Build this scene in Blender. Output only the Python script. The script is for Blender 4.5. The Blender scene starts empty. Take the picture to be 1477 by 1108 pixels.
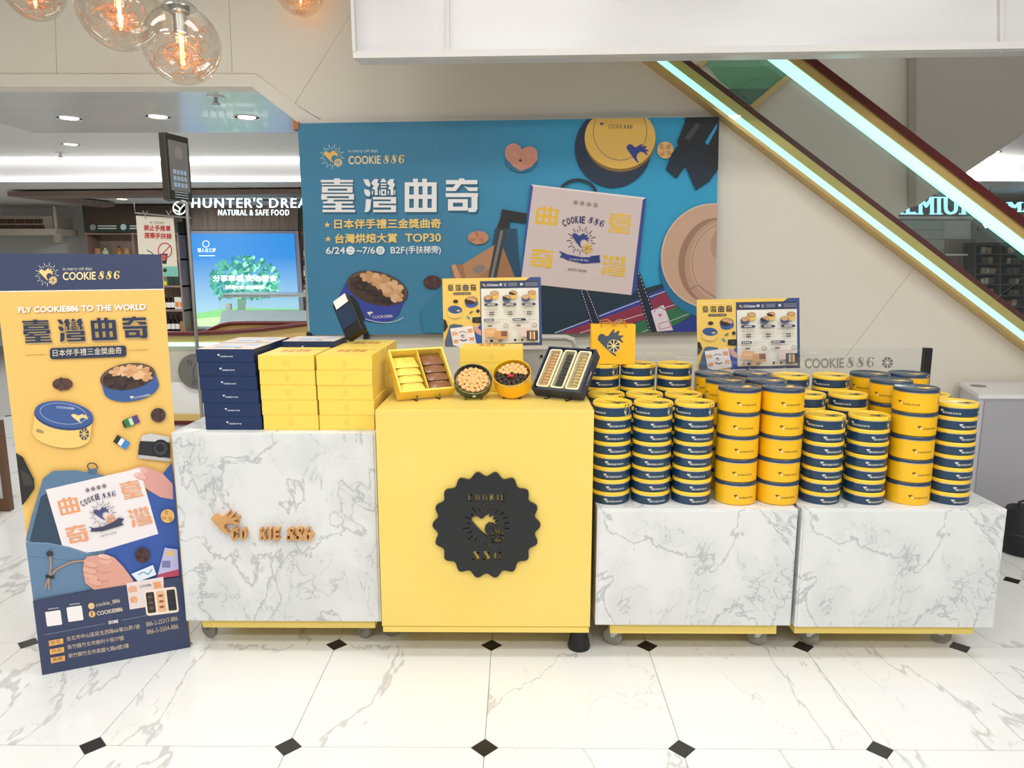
import bpy, bmesh, math, random
from mathutils import Vector, Matrix
random.seed(7)
PI = math.pi
SC = bpy.context.scene
COL = SC.collection
# ------------------------------------------------------------------ camera
F, CX, CY = 1046.0, 738.5, 554.0
H, PITCH, YAW = 1.46, math.radians(9.55), math.radians(0.47)
cd = bpy.data.cameras.new('camera')
cam = bpy.data.objects.new('camera', cd)
COL.objects.link(cam)
cam.location = (0, 0, H)
cam.rotation_euler = (PI / 2 - PITCH, 0, YAW)
cd.sensor_fit = 'HORIZONTAL'; cd.sensor_width = 36.0; cd.lens = F / 1477 * 36.0
cd.clip_start = 0.05; cd.clip_end = 100
SC.camera = cam
RM = cam.rotation_euler.to_matrix()
CO = Vector((0, 0, H))
def ray(px, py):
    return RM @ Vector(((px - CX) / F, -(py - CY) / F, -1.0))
def P(px, py, D):                 # photo pixel -> point on the plane y = D
    d = ray(px, py); t = D / d.y
    return CO + d * t
def PZ(px, py, z):                # photo pixel -> point on the plane z = z
    d = ray(px, py); t = (z - H) / d.z
    return CO + d * t
# ------------------------------------------------------------------ world + light
w = bpy.data.worlds.new('world'); SC.world = w; w.use_nodes = True
w.node_tree.nodes['Background'].inputs[0].default_value = (0.985, 0.99, 1.0, 1)
w.node_tree.nodes['Background'].inputs[1].default_value = 0.5
SC.view_settings.view_transform = 'Standard'
SC.view_settings.look = 'None'
SC.view_settings.gamma = 1.0
SC.view_settings.exposure = -0.08
SC.view_settings.use_curve_mapping = False
def area(name, loc, sx, sy, power, col=(1, 0.995, 0.985), rot=(0, 0, 0)):
    l = bpy.data.lights.new(name, 'AREA'); l.shape = 'RECTANGLE'
    l.size = sx; l.size_y = sy; l.energy = power; l.color = col
    o = bpy.data.objects.new(name, l); COL.objects.link(o)
    o.location = loc; o.rotation_euler = rot
    return o
CEIL = 3.3
# the hall's own ceiling lamps, above the frame (their reflections show in the bulkhead and the escalator glass)
_n = 0
for lx in (-2.2, 0.0, 2.2):
    for ly, pw in ((-1.3, 52), (0.4, 29), (2.1, 19)):
        _n += 1
        area('ceiling_panel_%d_offscreen' % _n, (lx, ly, CEIL - 0.03), 1.2, 0.5, pw)

# ------------------------------------------------------------------ materials
def lin(c):
    return c / 12.92 if c <= 0.04045 else ((c + 0.055) / 1.055) ** 2.4
def rgb(h):
    if isinstance(h, str):
        h = h.lstrip('#'); return tuple(lin(int(h[i:i + 2], 16) / 255) for i in (0, 2, 4))
    return h
MATS = {}
def mat(name, col, rough=0.5, metal=0.0, emit=0.0, coat=0.0, spec=None):
    k = (name, str(col), rough, metal, emit, coat)
    if k in MATS: return MATS[k]
    m = bpy.data.materials.new(name); m.use_nodes = True
    b = m.node_tree.nodes['Principled BSDF']; c = rgb(col)
    b.inputs['Base Color'].default_value = (*c, 1)
    b.inputs['Roughness'].default_value = rough
    b.inputs['Metallic'].default_value = metal
    b.inputs['Coat Weight'].default_value = coat
    if spec is not None: b.inputs['Specular IOR Level'].default_value = spec
    if emit:
        b.inputs['Emission Color'].default_value = (*c, 1)
        b.inputs['Emission Strength'].default_value = emit
    MATS[k] = m
    return m
def ink(h, emit=0.0):
    return mat('ink_' + h.lstrip('#'), h, 0.55, 0, emit)
def grain(name, c1, c2, scale=(1, 1, 1), rough=0.5, nscale=4, coat=0.0, metal=0.0, bump=0.0):
    m = bpy.data.materials.new(name); m.use_nodes = True
    N = m.node_tree.nodes; L = m.node_tree.links; b = N['Principled BSDF']
    tc = N.new('ShaderNodeTexCoord'); mp = N.new('ShaderNodeMapping'); mp.inputs['Scale'].default_value = scale
    nz = N.new('ShaderNodeTexNoise'); nz.inputs['Scale'].default_value = nscale; nz.inputs['Detail'].default_value = 6
    cr = N.new('ShaderNodeValToRGB')
    cr.color_ramp.elements[0].position = 0.3; cr.color_ramp.elements[0].color = (*rgb(c1), 1)
    cr.color_ramp.elements[1].position = 0.7; cr.color_ramp.elements[1].color = (*rgb(c2), 1)
    L.new(tc.outputs['Object'], mp.inputs[0]); L.new(mp.outputs[0], nz.inputs['Vector'])
    L.new(nz.outputs['Fac'], cr.inputs[0]); L.new(cr.outputs[0], b.inputs['Base Color'])
    b.inputs['Roughness'].default_value = rough; b.inputs['Coat Weight'].default_value = coat
    b.inputs['Metallic'].default_value = metal
    if bump:
        bp = N.new('ShaderNodeBump'); bp.inputs['Strength'].default_value = bump; bp.inputs['Distance'].default_value = 0.003
        L.new(nz.outputs['Fac'], bp.inputs['Height']); L.new(bp.outputs[0], b.inputs['Normal'])
    return m
def marble(name, base, vein, cloud, sc1, sc2, w1, w2, rough, rnd=True, amt=1.0, stretch=(1, 1, 1), rot=0.6, camt=0.5, det=6):
    m = bpy.data.materials.new(name); m.use_nodes = True
    N = m.node_tree.nodes; L = m.node_tree.links; b = N['Principled BSDF']
    tc = N.new('ShaderNodeTexCoord'); mp = N.new('ShaderNodeMapping')
    mp.inputs['Scale'].default_value = stretch; mp.inputs['Rotation'].default_value = (0, rot, rot)
    if rnd:
        oi = N.new('ShaderNodeObjectInfo'); mu = N.new('ShaderNodeMath'); mu.operation = 'MULTIPLY'; mu.inputs[1].default_value = 37.0
        ad = N.new('ShaderNodeVectorMath'); ad.operation = 'ADD'
        L.new(oi.outputs['Random'], mu.inputs[0]); L.new(tc.outputs['Object'], ad.inputs[0]); L.new(mu.outputs[0], ad.inputs[1])
        L.new(ad.outputs[0], mp.inputs[0])
    else:
        L.new(tc.outputs['Object'], mp.inputs[0])
    def ridge(sc, wd, det, dist):
        nz = N.new('ShaderNodeTexNoise'); nz.inputs['Scale'].default_value = sc; nz.inputs['Detail'].default_value = det
        nz.inputs['Distortion'].default_value = dist; nz.inputs['Roughness'].default_value = 0.55
        L.new(mp.outputs[0], nz.inputs['Vector'])
        s = N.new('ShaderNodeMath'); s.operation = 'SUBTRACT'; s.inputs[1].default_value = 0.5
        a = N.new('ShaderNodeMath'); a.operation = 'ABSOLUTE'
        r = N.new('ShaderNodeMapRange'); r.inputs['From Min'].default_value = 0; r.inputs['From Max'].default_value = wd
        r.inputs['To Min'].default_value = 1; r.inputs['To Max'].default_value = 0; r.interpolation_type = 'SMOOTHSTEP'
        L.new(nz.outputs['Fac'], s.inputs[0]); L.new(s.outputs[0], a.inputs[0]); L.new(a.outputs[0], r.inputs['Value'])
        return r.outputs[0]
    v1 = ridge(sc1, w1, det, 0.5); v2 = ridge(sc2, w2, max(det - 1, 1), 0.9)
    pz = N.new('ShaderNodeTexNoise'); pz.inputs['Scale'].default_value = sc1 * 1.7; pz.inputs['Detail'].default_value = 3
    L.new(mp.outputs[0], pz.inputs['Vector'])
    pr = N.new('ShaderNodeMapRange'); pr.inputs['From Min'].default_value = 0.42; pr.inputs['From Max'].default_value = 0.62
    L.new(pz.outputs['Fac'], pr.inputs['Value'])
    m2 = N.new('ShaderNodeMath'); m2.operation = 'MULTIPLY'; L.new(v2, m2.inputs[0]); L.new(pr.outputs[0], m2.inputs[1])
    mx = N.new('ShaderNodeMath'); mx.operation = 'MAXIMUM'; L.new(v1, mx.inputs[0]); L.new(m2.outputs[0], mx.inputs[1])
    am = N.new('ShaderNodeMath'); am.operation = 'MULTIPLY'; am.inputs[1].default_value = amt; L.new(mx.outputs[0], am.inputs[0])
    c0 = N.new('ShaderNodeMix'); c0.data_type = 'RGBA'; c0.inputs[6].default_value = (*rgb(base), 1); c0.inputs[7].default_value = (*rgb(cloud), 1)
    cm = N.new('ShaderNodeMath'); cm.operation = 'MULTIPLY'; cm.inputs[1].default_value = camt; L.new(pr.outputs[0], cm.inputs[0])
    L.new(cm.outputs[0], c0.inputs[0])
    c1 = N.new('ShaderNodeMix'); c1.data_type = 'RGBA'; c1.inputs[7].default_value = (*rgb(vein), 1)
    L.new(am.outputs[0], c1.inputs[0]); L.new(c0.outputs[2], c1.inputs[6])
    L.new(c1.outputs[2], b.inputs['Base Color']); b.inputs['Roughness'].default_value = rough
    return m
def glass(name, tint, refl=0.07, rough=0.02, absorb=0.0):
    m = bpy.data.materials.new(name); m.use_nodes = True
    N = m.node_tree.nodes; L = m.node_tree.links; N.remove(N['Principled BSDF'])
    t = N.new('ShaderNodeBsdfTransparent'); t.inputs[0].default_value = (*rgb(tint), 1)
    g = N.new('ShaderNodeBsdfGlossy'); g.inputs['Roughness'].default_value = rough; g.inputs[0].default_value = (1, 1, 1, 1)
    fr = N.new('ShaderNodeLayerWeight'); fr.inputs[0].default_value = 0.25
    ad = N.new('ShaderNodeMath'); ad.operation = 'MULTIPLY_ADD'; ad.inputs[1].default_value = 0.32; ad.inputs[2].default_value = refl
    L.new(fr.outputs['Fresnel'], ad.inputs[0])
    mx = N.new('ShaderNodeMixShader'); L.new(ad.outputs[0], mx.inputs[0]); L.new(t.outputs[0], mx.inputs[1]); L.new(g.outputs[0], mx.inputs[2])
    L.new(mx.outputs[0], N['Material Output'].inputs[0])
    return m
M = {}
M['tile'] = marble('polished_white_marble_tile', 'E6E6E3', 'A3A29E', 'DEDEDB', 0.95, 2.2, 0.0068, 0.0028, 0.16, True, 0.55, (1.25, 0.5, 1), 0.75, 0.3, 6)
M['inset'] = mat('black_floor_inset', '2A2622', 0.25)
M['grout'] = mat('floor_grout', 'A9A8A3', 0.6)
M['marble'] = marble('white_marble_laminate', 'DDDEDC', '85878A', 'CFD1CF', 3.4, 9.0, 0.014, 0.016, 0.35, False, 0.5, (1, 1, 0.8), 0.5, 0.8, 6)
M['wall'] = grain('beige_wall_panel', 'E3DBCB', 'E8E1D3', (1, 1, 1), 0.45, 1.2)
M['wall_dark'] = mat('wall_joint', 'A79F8F', 0.8)
M['white_paint'] = mat('white_paint', 'E2E0DC', 0.5)
M['white_gloss'] = mat('white_gloss', 'E6E4E4', 0.22)
M['yellow_lam'] = grain('yellow_laminate', 'EECE66', 'F1D370', (1, 1, 1), 0.38, 2.5)
M['tin_navy'] = mat('navy_tin', '173A58', 0.33, 0.0, 0, 0.2)
M['lid_navy'] = mat('navy_lid', '2A3D54', 0.28, 0.0, 0, 0.3)
M['tin_yellow'] = mat('yellow_tin', 'F5BB14', 0.33, 0.0, 0, 0.2)
M['lid_yellow'] = mat('yellow_lid', 'F6CB3C', 0.30, 0.0, 0, 0.3)
M['tin_metal'] = mat('tin_metal', 'CFCFCB', 0.22, 0.9)
M['box_navy'] = mat('navy_card', '142B54', 0.45)
M['box_yellow'] = grain('yellow_card', 'F3D055', 'F6D75F', (1, 1, 1), 0.5, 3)
M['brown_pack'] = mat('brown_sachet', '8A5A34', 0.35, 0, 0, 0.3)
M['cookie'] = grain('baked_cookie', 'E0A458', 'F4CE92', (1, 1, 1), 0.6, 60, bump=0.6)
M['choc'] = grain('chocolate_cookie', '2E231C', '46362A', (1, 1, 1), 0.6, 80, bump=0.6)
M['steel'] = mat('brushed_steel', 'B9B9B6', 0.3, 0.9)
M['chrome'] = mat('chrome', 'D8D8D8', 0.12, 1.0)
M['rubber'] = mat('grey_rubber', '8E8A7C', 0.6)
M['black'] = mat('black_plastic', '151515', 0.4)
M['emblem'] = mat('charcoal_acrylic', '15181A', 0.35)
M['wood_letter'] = grain('plywood_letter', 'C08C52', 'D3A268', (1, 1, 6), 0.6, 8)
M['gold'] = mat('gold_anodised', 'D6B670', 0.3, 0.35)
M['handrail'] = mat('maroon_handrail', '5A130F', 0.35)
M['teal_light'] = mat('teal_light_strip', 'B8FFF0', 0.4, 0, 1.1)
M['glass'] = glass('clear_glass', 'FBFEFC', 0.015)
M['glass_teal'] = glass('teal_glass', 'CFF0DF', 0.10)
M['globe'] = glass('globe_glass', 'F8F4EE', 0.05)
M['acrylic'] = glass('clear_acrylic', 'FBFCFC', 0.05)
M['shop_wood'] = grain('grey_brown_wood', '8A776C', 'A18D80', (9, 1, 0.6), 0.5, 2.2)
M['shop_trim'] = grain('walnut_trim', '7A655C', '8E786D', (1, 9, 1), 0.5, 2)
M['lamp_on'] = mat('lamp_emitter', 'FFF8EC', 0.5, 0, 6.0)
M['cove'] = mat('cove_light', 'FFFFFF', 0.5, 0, 2.4)
M['sign_on'] = mat('sign_letter_glow', 'E8FBFF', 0.5, 0, 1.5)
M['sign_cyan'] = mat('sign_letter_cyan', '9FE8FF', 0.5, 0, 1.3)
M['filament'] = mat('filament_glow', 'FFC070', 0.5, 0, 14.0)
M['copper'] = mat('copper_wire', 'D88A48', 0.35, 0.5)

# ------------------------------------------------------------------ mesh helpers
class MB:
    def __init__(s): s.v = []; s.f = []; s.sm = []
    def add(s, vs, fs, smooth=False):
        n = len(s.v); s.v += [tuple(v) for v in vs]
        s.f += [tuple(i + n for i in f) for f in fs]; s.sm += [smooth] * len(fs)
        return s
    def box(s, x0, x1, y0, y1, z0, z1):
        vs = [(x, y, z) for z in (z0, z1) for y in (y0, y1) for x in (x0, x1)]
        return s.add(vs, [(0, 2, 3, 1), (4, 5, 7, 6), (0, 1, 5, 4), (2, 6, 7, 3), (0, 4, 6, 2), (1, 3, 7, 5)])
    def prism(s, pts, d):         # pts 3D loop, d extrusion vector
        n = len(pts); d = Vector(d); a = [Vector(p) for p in pts]
        vs = a + [p + d for p in a]
        fs = [tuple(range(n)), tuple(range(2 * n - 1, n - 1, -1))]
        fs += [(i, n + i, n + (i + 1) % n, (i + 1) % n) for i in range(n)]
        return s.add(vs, fs)
    def lathe(s, prof, n=32, c=(0, 0, 0), cap0=True, cap1=True, smooth=True):
        vs = []; fs = []
        for r, z in prof:
            for i in range(n):
                a = 2 * PI * i / n; vs.append((c[0] + r * math.cos(a), c[1] + r * math.sin(a), c[2] + z))
        for j in range(len(prof) - 1):
            for i in range(n):
                k = (i + 1) % n; fs.append((j * n + i, j * n + k, (j + 1) * n + k, (j + 1) * n + i))
        if cap0: fs.append(tuple(range(n - 1, -1, -1)))
        if cap1: fs.append(tuple(range((len(prof) - 1) * n, len(prof) * n)))
        s.add(vs, fs, smooth)
        return s
    def tube(s, pts, r, n=8, closed=False):
        pts = [Vector(p) for p in pts]; m = len(pts); vs = []; fs = []
        up = Vector((0.13, 0.31, 0.94))
        for i, p in enumerate(pts):
            if closed: t = pts[(i + 1) % m] - pts[i - 1]
            else: t = pts[min(i + 1, m - 1)] - pts[max(i - 1, 0)]
            t.normalize(); a = t.cross(up)
            if a.length < 0.05: a = t.cross(Vector((1, 0, 0)))
            a.normalize(); b = t.cross(a)
            for k in range(n):
                q = 2 * PI * k / n; vs.append(p + a * (r * math.cos(q)) + b * (r * math.sin(q)))
        for i in range(m if closed else m - 1):
            j = (i + 1) % m
            for k in range(n):
                l = (k + 1) % n; fs.append((i * n + k, i * n + l, j * n + l, j * n + k))
        if not closed:
            fs.append(tuple(range(n - 1, -1, -1))); fs.append(tuple(range((m - 1) * n, m * n)))
        return s.add(vs, fs, True)
    def xform(s, mtx):
        s.v = [tuple(mtx @ Vector(v)) for v in s.v]; return s
    def mesh(s, name, m):
        me = bpy.data.meshes.new(name); me.from_pydata(s.v, [], s.f); me.materials.append(m)
        me.polygons.foreach_set('use_smooth', s.sm)
        bm = bmesh.new(); bm.from_mesh(me); bmesh.ops.recalc_face_normals(bm, faces=bm.faces); bm.to_mesh(me); bm.free()
        if any(s.sm): me.set_sharp_from_angle(angle=math.radians(38))
        me.update(); return me
    def build(s, name, m, parent=None, world=True, bevel=0.0):
        if parent is not None and world:
            l = parent_loc(parent); s.v = [(x - l.x, y - l.y, z - l.z) for x, y, z in s.v]
        o = bpy.data.objects.new(name, s.mesh(name, m)); COL.objects.link(o)
        if parent is not None: o.parent = parent
        if bevel:
            b = o.modifiers.new('edge', 'BEVEL'); b.width = bevel; b.segments = 2; b.limit_method = 'ANGLE'
        return o
def parent_loc(p):
    l = Vector(p.location)
    while p.parent: p = p.parent; l += p.location
    return l
def tag(o, label, cat=None, group=None, kind=None):
    if label: o['label'] = label
    if cat: o['category'] = cat
    if group: o['group'] = group
    if kind: o['kind'] = kind
    return o
def thing(name, loc, label, cat, group=None, rot=(0, 0, 0)):
    o = bpy.data.objects.new(name, None); COL.objects.link(o); o.empty_display_size = 0.05
    o.location = loc; o.rotation_euler = rot
    return tag(o, label, cat, group)
def link_mesh(name, me, parent=None, loc=(0, 0, 0), rot=(0, 0, 0)):
    o = bpy.data.objects.new(name, me); COL.objects.link(o); o.parent = parent
    o.location = loc; o.rotation_euler = rot
    return o
def struct(name, mb, m, label, parent=None):
    o = mb.build(name, m, parent)
    if parent is None: tag(o, label, None, None, 'structure')
    return o
def px_prism(pts, D, t):          # outline given in the photo, at distance D, thickness t away from camera
    return MB().prism([P(x, y, D) for x, y in pts], (0, t, 0))

# ------------------------------------------------------------------ flat print: text and shapes on a surface
GL = {}
def glyphs(s):
    if s in GL: return GL[s]
    c = bpy.data.curves.new('txt', 'FONT'); c.body = s; c.size = 1; c.resolution_u = 3
    o = bpy.data.objects.new('txt', c); COL.objects.link(o)
    bpy.context.view_layer.update()
    me = bpy.data.meshes.new_from_object(o.evaluated_get(bpy.context.evaluated_depsgraph_get()))
    vs = [(v.co.x, v.co.y) for v in me.vertices]; fs = [tuple(p.vertices) for p in me.polygons]
    bpy.data.objects.remove(o); bpy.data.curves.remove(c); bpy.data.meshes.remove(me)
    x0 = min(v[0] for v in vs); x1 = max(v[0] for v in vs); y0 = min(v[1] for v in vs); y1 = max(v[1] for v in vs)
    vs = [((x - x0) / max(x1 - x0, 1e-6), (y - y0) / max(y1 - y0, 1e-6)) for x, y in vs]
    GL[s] = (vs, fs); return GL[s]
class Art:
    def __init__(s, fn, eps=0.00004, base=0.0003): s.fn = fn; s.eps = eps; s.k = 0; s.base = base; s.v = []; s.f = []; s.mi = []; s.ms = []
    def m(s, c):
        mm = c if not isinstance(c, str) else ink(c)
        if mm not in s.ms: s.ms.append(mm)
        return s.ms.index(mm)
    def raw(s, vs, fs, c):
        off = s.base + s.k * s.eps; s.k += 1; n = len(s.v); mi = s.m(c)
        s.v += [tuple(s.fn(x, y, off)) for x, y in vs]
        s.f += [tuple(i + n for i in f) for f in fs]; s.mi += [mi] * len(fs)
    def poly(s, pts, c): s.raw(pts, [tuple(range(len(pts)))], c)
    def rect(s, x0, y0, x1, y1, c): s.poly([(x0, y0), (x1, y0), (x1, y1), (x0, y1)], c)
    def rects(s, rs, c):
        for r in rs: s.rect(*r, c)
    def ell(s, cx, cy, rx, ry, c, rot=0, n=28, clip=None):
        q = math.radians(rot); pts = []
        for i in range(n):
            a = 2 * PI * i / n; x = rx * math.cos(a); y = ry * math.sin(a)
            p = (cx + x * math.cos(q) - y * math.sin(q), cy + x * math.sin(q) + y * math.cos(q))
            pts.append(clip(*p) if clip else p)
        s.poly(pts, c)
    def ring(s, cx, cy, rx, ry, t, c, rot=0, n=36, a0=0, a1=360, clip=None):
        q = math.radians(rot); vs = []; fs = []; full = a1 - a0 >= 360
        for i in range(n + 1):
            a = math.radians(a0 + (a1 - a0) * i / n)
            for k in (0, 1):
                x = (rx - k * t) * math.cos(a); y = (ry - k * t) * math.sin(a)
                p = (cx + x * math.cos(q) - y * math.sin(q), cy + x * math.sin(q) + y * math.cos(q))
                vs.append(clip(*p) if clip else p)
        for i in range(n): fs.append((2 * i, 2 * i + 1, 2 * i + 3, 2 * i + 2))
        s.raw(vs, fs, c)
    def line(s, x0, y0, x1, y1, w, c):
        L = math.hypot(x1 - x0, y1 - y0) or 1; nx = -(y1 - y0) / L * w / 2; ny = (x1 - x0) / L * w / 2
        s.poly([(x0 + nx, y0 + ny), (x1 + nx, y1 + ny), (x1 - nx, y1 - ny), (x0 - nx, y0 - ny)], c)
    def path(s, pts, w, c):
        for a, b in zip(pts, pts[1:]): s.line(*a, *b, w, c)
    def text(s, t, x0, y0, x1, y1, h, c, bold=0.0):
        vs, fs = glyphs(t); dx, dy = x1 - x0, y1 - y0; L = math.hypot(dx, dy); ux, uy = dy / L * h, -dx / L * h
        offs = [(0, 0)] if not bold else [(0, 0), (bold, 0), (-bold, 0), (0, bold), (0, -bold)]
        for ox, oy in offs:
            s.raw([(x0 + dx * a + ux * b + ox, y0 + dy * a + uy * b + oy) for a, b in vs], fs, c)
    def sub(s, A):                # nested frame: A maps (x,y)->(x,y)
        b = Art.__new__(Art); b.__dict__ = s.__dict__.copy(); p = s
        class V: pass
        o = SubArt(s, A); return o
    def build(s, name, parent, world=True):
        vs = s.v
        if world: l = parent_loc(parent); vs = [(x - l.x, y - l.y, z - l.z) for x, y, z in vs]
        o = bpy.data.objects.new(name, s.mesh(name, vs)); COL.objects.link(o); o.parent = parent
        return o
    def mesh(s, name, vs=None):
        me = bpy.data.meshes.new(name); me.from_pydata(vs or s.v, [], s.f)
        for m in s.ms: me.materials.append(m)
        me.polygons.foreach_set('material_index', s.mi); me.update(); return me
class SubArt(Art):
    def __init__(s, par, A): s.par = par; s.A = A
    def raw(s, vs, fs, c): s.par.raw([s.A(x, y) for x, y in vs], fs, c)
def plane_fn(p0, n):              # photo pixel -> plane through p0 with normal n, lifted towards camera side n
    p0 = Vector(p0); n = Vector(n).normalized()
    def fn(x, y, off):
        d = ray(x, y); t = (p0 - CO).dot(n) / d.dot(n); return CO + d * t + n * off
    return fn
def frame(cx, cy, sx, sy=None, rot=0.0, shear=0.0):
    sy = sx if sy is None else sy; q = math.radians(rot); c, s_ = math.cos(q), math.sin(q)
    def A(x, y):
        x = x * sx + shear * y * sy; y = y * sy
        return (cx + x * c - y * s_, cy + x * s_ + y * c)
    return A
HAND = [(402,505),(412,480),(440,466),(465,472),(490,492),(515,490),(540,465),(575,443),(580,452),(572,478),(615,462),(634,465),(612,500),(660,505),(662,514),(630,525),(655,560),(648,568),(610,540),(570,535),(540,560),(530,600),(548,640),(570,660),(560,670),(520,640),(460,580),(402,515)]
HAND = [((x - 545) / 215, (y - 560) / 215) for x, y in HAND]
def wheel(a, cx, cy, r, c, hub=None):
    for k in range(8):
        t0 = 2 * PI * (k + 0.10) / 8; t1 = 2 * PI * (k + 0.90) / 8
        a.poly([(cx + 0.18 * r * math.cos((t0 + t1) / 2), cy + 0.18 * r * math.sin((t0 + t1) / 2))] +
               [(cx + r * math.cos(t0 + (t1 - t0) * i / 3), cy + r * math.sin(t0 + (t1 - t0) * i / 3)) for i in range(4)], c)
def logo(art, cx, cy, r, ch, cw, cr, rot=0, rays=True, wh=True):
    a = art.sub(frame(cx, cy, r, r, rot))
    if rays:
        for k in range(26):
            t = 2 * PI * k / 26 + 0.1; lo, hi = ((0.70, 1.02) if k % 2 == 0 else (0.62, 0.80))
            a.line(lo * math.cos(t), lo * math.sin(t), hi * math.cos(t), hi * math.sin(t), 0.045, cr)
    a.poly(HAND, ch)
    if wh: wheel(a, 0.51, 0.49, 0.33, cw)
def fat886(art, x0, y0, x1, y1, h, c):
    dx, dy = (x1 - x0) / 3, (y1 - y0) / 3; W = math.hypot(dx, dy); q = math.degrees(math.atan2(dy, dx))
    for k, g in enumerate('886'):
        a = art.sub(frame(x0 + dx * k, y0 + dy * k, W, -h, q, 0.12 * h / W * -1 if W else 0))
        if g == '8':
            a.ring(0.50, 0.75, 0.27, 0.24, 0.07, c, n=16); a.ring(0.44, 0.27, 0.34, 0.27, 0.07, c, n=16)
            a.poly([(0.22, 0.76), (0.27, 0.92), (0.42, 0.96), (0.50, 0.74), (0.80, 0.38), (0.76, 0.12), (0.56, 0.04), (0.54, 0.26), (0.28, 0.58)], c)
        else:
            a.ring(0.48, 0.5, 0.38, 0.5, 0.06, c, n=20, a0=60, a1=300)
            a.poly([(0.42, 0.97), (0.2, 0.85), (0.1, 0.5), (0.2, 0.15), (0.42, 0.03), (0.36, 0.3), (0.36, 0.7)], c)
            a.ring(0.56, 0.3, 0.28, 0.28, 0.07, c, n=16); a.poly([(0.64, 0.56), (0.82, 0.44), (0.84, 0.2), (0.66, 0.03), (0.68, 0.3)], c)
            a.ell(0.72, 0.84, 0.12, 0.08, c, n=10)
def brand(art, x0, y0, x1, y1, h, c, c2=None, bold=0.0):
    """COOKIE 886 lettering along a baseline"""
    c2 = c2 or c; f = 0.60
    mx, my = x0 + (x1 - x0) * f * 0.95, y0 + (y1 - y0) * f * 0.95
    art.text('COOKIE', x0, y0, mx, my, h, c, bold)
    fat886(art, x0 + (x1 - x0) * f, y0 + (y1 - y0) * f, x1, y1, h * 1.08, c2)
# blocky title characters, in a 0..1477 x 0..369 layout
def boxr(x0, y0, x1, y1, hx0, hy0, hx1, hy1):
    return [(x0, y0, x1, hy0), (x0, hy1, x1, y1), (x0, hy0, hx0, hy1), (hx1, hy0, x1, hy1)]
SILK = [(495,50),(528,52),(520,84),(534,92),(528,120),(520,124),(522,195),(496,195),(497,150),(472,135),(490,112),(468,95),(470,75)]
TITLE = [
 ((20, 45, 325, 350), [(20,58,305,80),(138,45,190,106),(28,92,305,106)] + boxr(30,118,303,173,82,138,255,155) + boxr(25,185,315,236,75,205,270,222) + [(40,252,305,270),(38,288,315,308),(150,262,205,330),(35,325,325,348)],
  [[(45,268),(95,234),(140,236),(115,268)]]),
 ((393, 45, 685, 350), [(548,92,600,104),(548,115,600,128)] + boxr(552,143,597,198,566,158,583,184) + [(480,212,685,234),(638,212,685,271),(484,250,685,271),(484,250,530,306),(484,286,685,306),(640,286,685,348),(484,326,685,348)],
  [[(393,52),(440,55),(458,95),(455,120),(435,118),(415,100)], [(400,140),(445,150),(458,180),(450,208),(425,205),(408,185)], [(418,232),(465,232),(457,320),(438,348),(405,345),(412,320)],
   SILK, [(x + 140, y) for x, y in SILK], [(x,y) for x,y in ((545,80),(555,62),(560,48),(582,48),(590,62),(602,80))], [(472,155),(482,158),(480,192),(470,188)], [(612,155),(622,158),(620,192),(610,188)], [(535,150),(544,150),(546,190),(536,192)], [(668,150),(678,150),(678,190),(670,192)]]),
 ((765, 45, 1045, 345), boxr(765,80,1045,345,805,115,1002,308) + [(845,115,887,308),(922,115,965,308),(805,190,1002,228),(838,48,880,82),(918,48,960,82)], []),
 ((1125, 45, 1410, 345), [(1128,60,1405,97),(1243,45,1290,62),(1125,176,1410,212),(1352,205,1405,322)] + boxr(1145,230,1320,332,1190,262,1275,298),
  [[(1213,97),(1262,97),(1215,158),(1128,158),(1128,125),(1190,125)], [(1285,113),(1325,125),(1408,125),(1405,158),(1330,158)], [(1322,308),(1405,308),(1390,345),(1325,345)]])]
def title_char(art, i, A, c):
    (x0, y0, x1, y1), rs, ps = TITLE[i]
    a = art.sub(A)
    for r in rs: a.poly([((x - x0) / (x1 - x0), (y - y0) / (y1 - y0)) for x, y in ((r[0], r[1]), (r[2], r[1]), (r[2], r[3]), (r[0], r[3]))], c)
    for p in ps: a.poly([((x - x0) / (x1 - x0), (y - y0) / (y1 - y0)) for x, y in p], c)
def round_poly(x0, y0, x1, y1, r, n=4):
    pts = []
    for cx, cy, a0 in ((x1 - r, y0 + r, -90), (x1 - r, y1 - r, 0), (x0 + r, y1 - r, 90), (x0 + r, y0 + r, 180)):
        for i in range(n + 1):
            a = math.radians(a0 + 90 * i / n); pts.append((cx + r * math.cos(a), cy + r * math.sin(a)))
    return pts
def printed_open_tin(a, cx, cy, rx, ry, depth, rot, cb, half=True):
    f = a.sub(frame(cx, cy, 1, 1, rot)); R = random.Random(int(cx))
    q = math.radians(-rot); dx, dy = depth * math.sin(q) * -1 * -1, depth * math.cos(q)
    dx, dy = -depth * math.sin(q) * -1, depth
    f.poly([(rx * math.cos(t) + (dx if math.sin(t) >= 0 else 0), ry * math.sin(t) + (dy if math.sin(t) >= -1e-9 else 0)) for t in [2 * PI * i / 40 for i in range(40)]], cb)
    f.ell(0, 0, rx, ry, '3A3A44'); f.ell(0, 0, rx * 0.96, ry * 0.93, '7A5A3C'); f.ell(0, ry * 0.06, rx * 0.93, ry * 0.86, '4A342A')
    n = 64
    for i in range(n):
        t = i * 2.39996; r = math.sqrt((i + 0.5) / n) * 0.84; x, y = rx * r * math.cos(t), ry * r * math.sin(t)
        dark = (x / rx * 0.75 - y / ry) < -0.05 if half else False
        c = R.choice(['3C2A24', '4A352C', '2F211D']) if dark else R.choice(['D9A878', 'E4B98C', 'CF9A68'])
        f.ell(x, y, rx * R.uniform(0.10, 0.14), ry * R.uniform(0.13, 0.18), c, R.uniform(-25, 25), 8)
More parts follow.
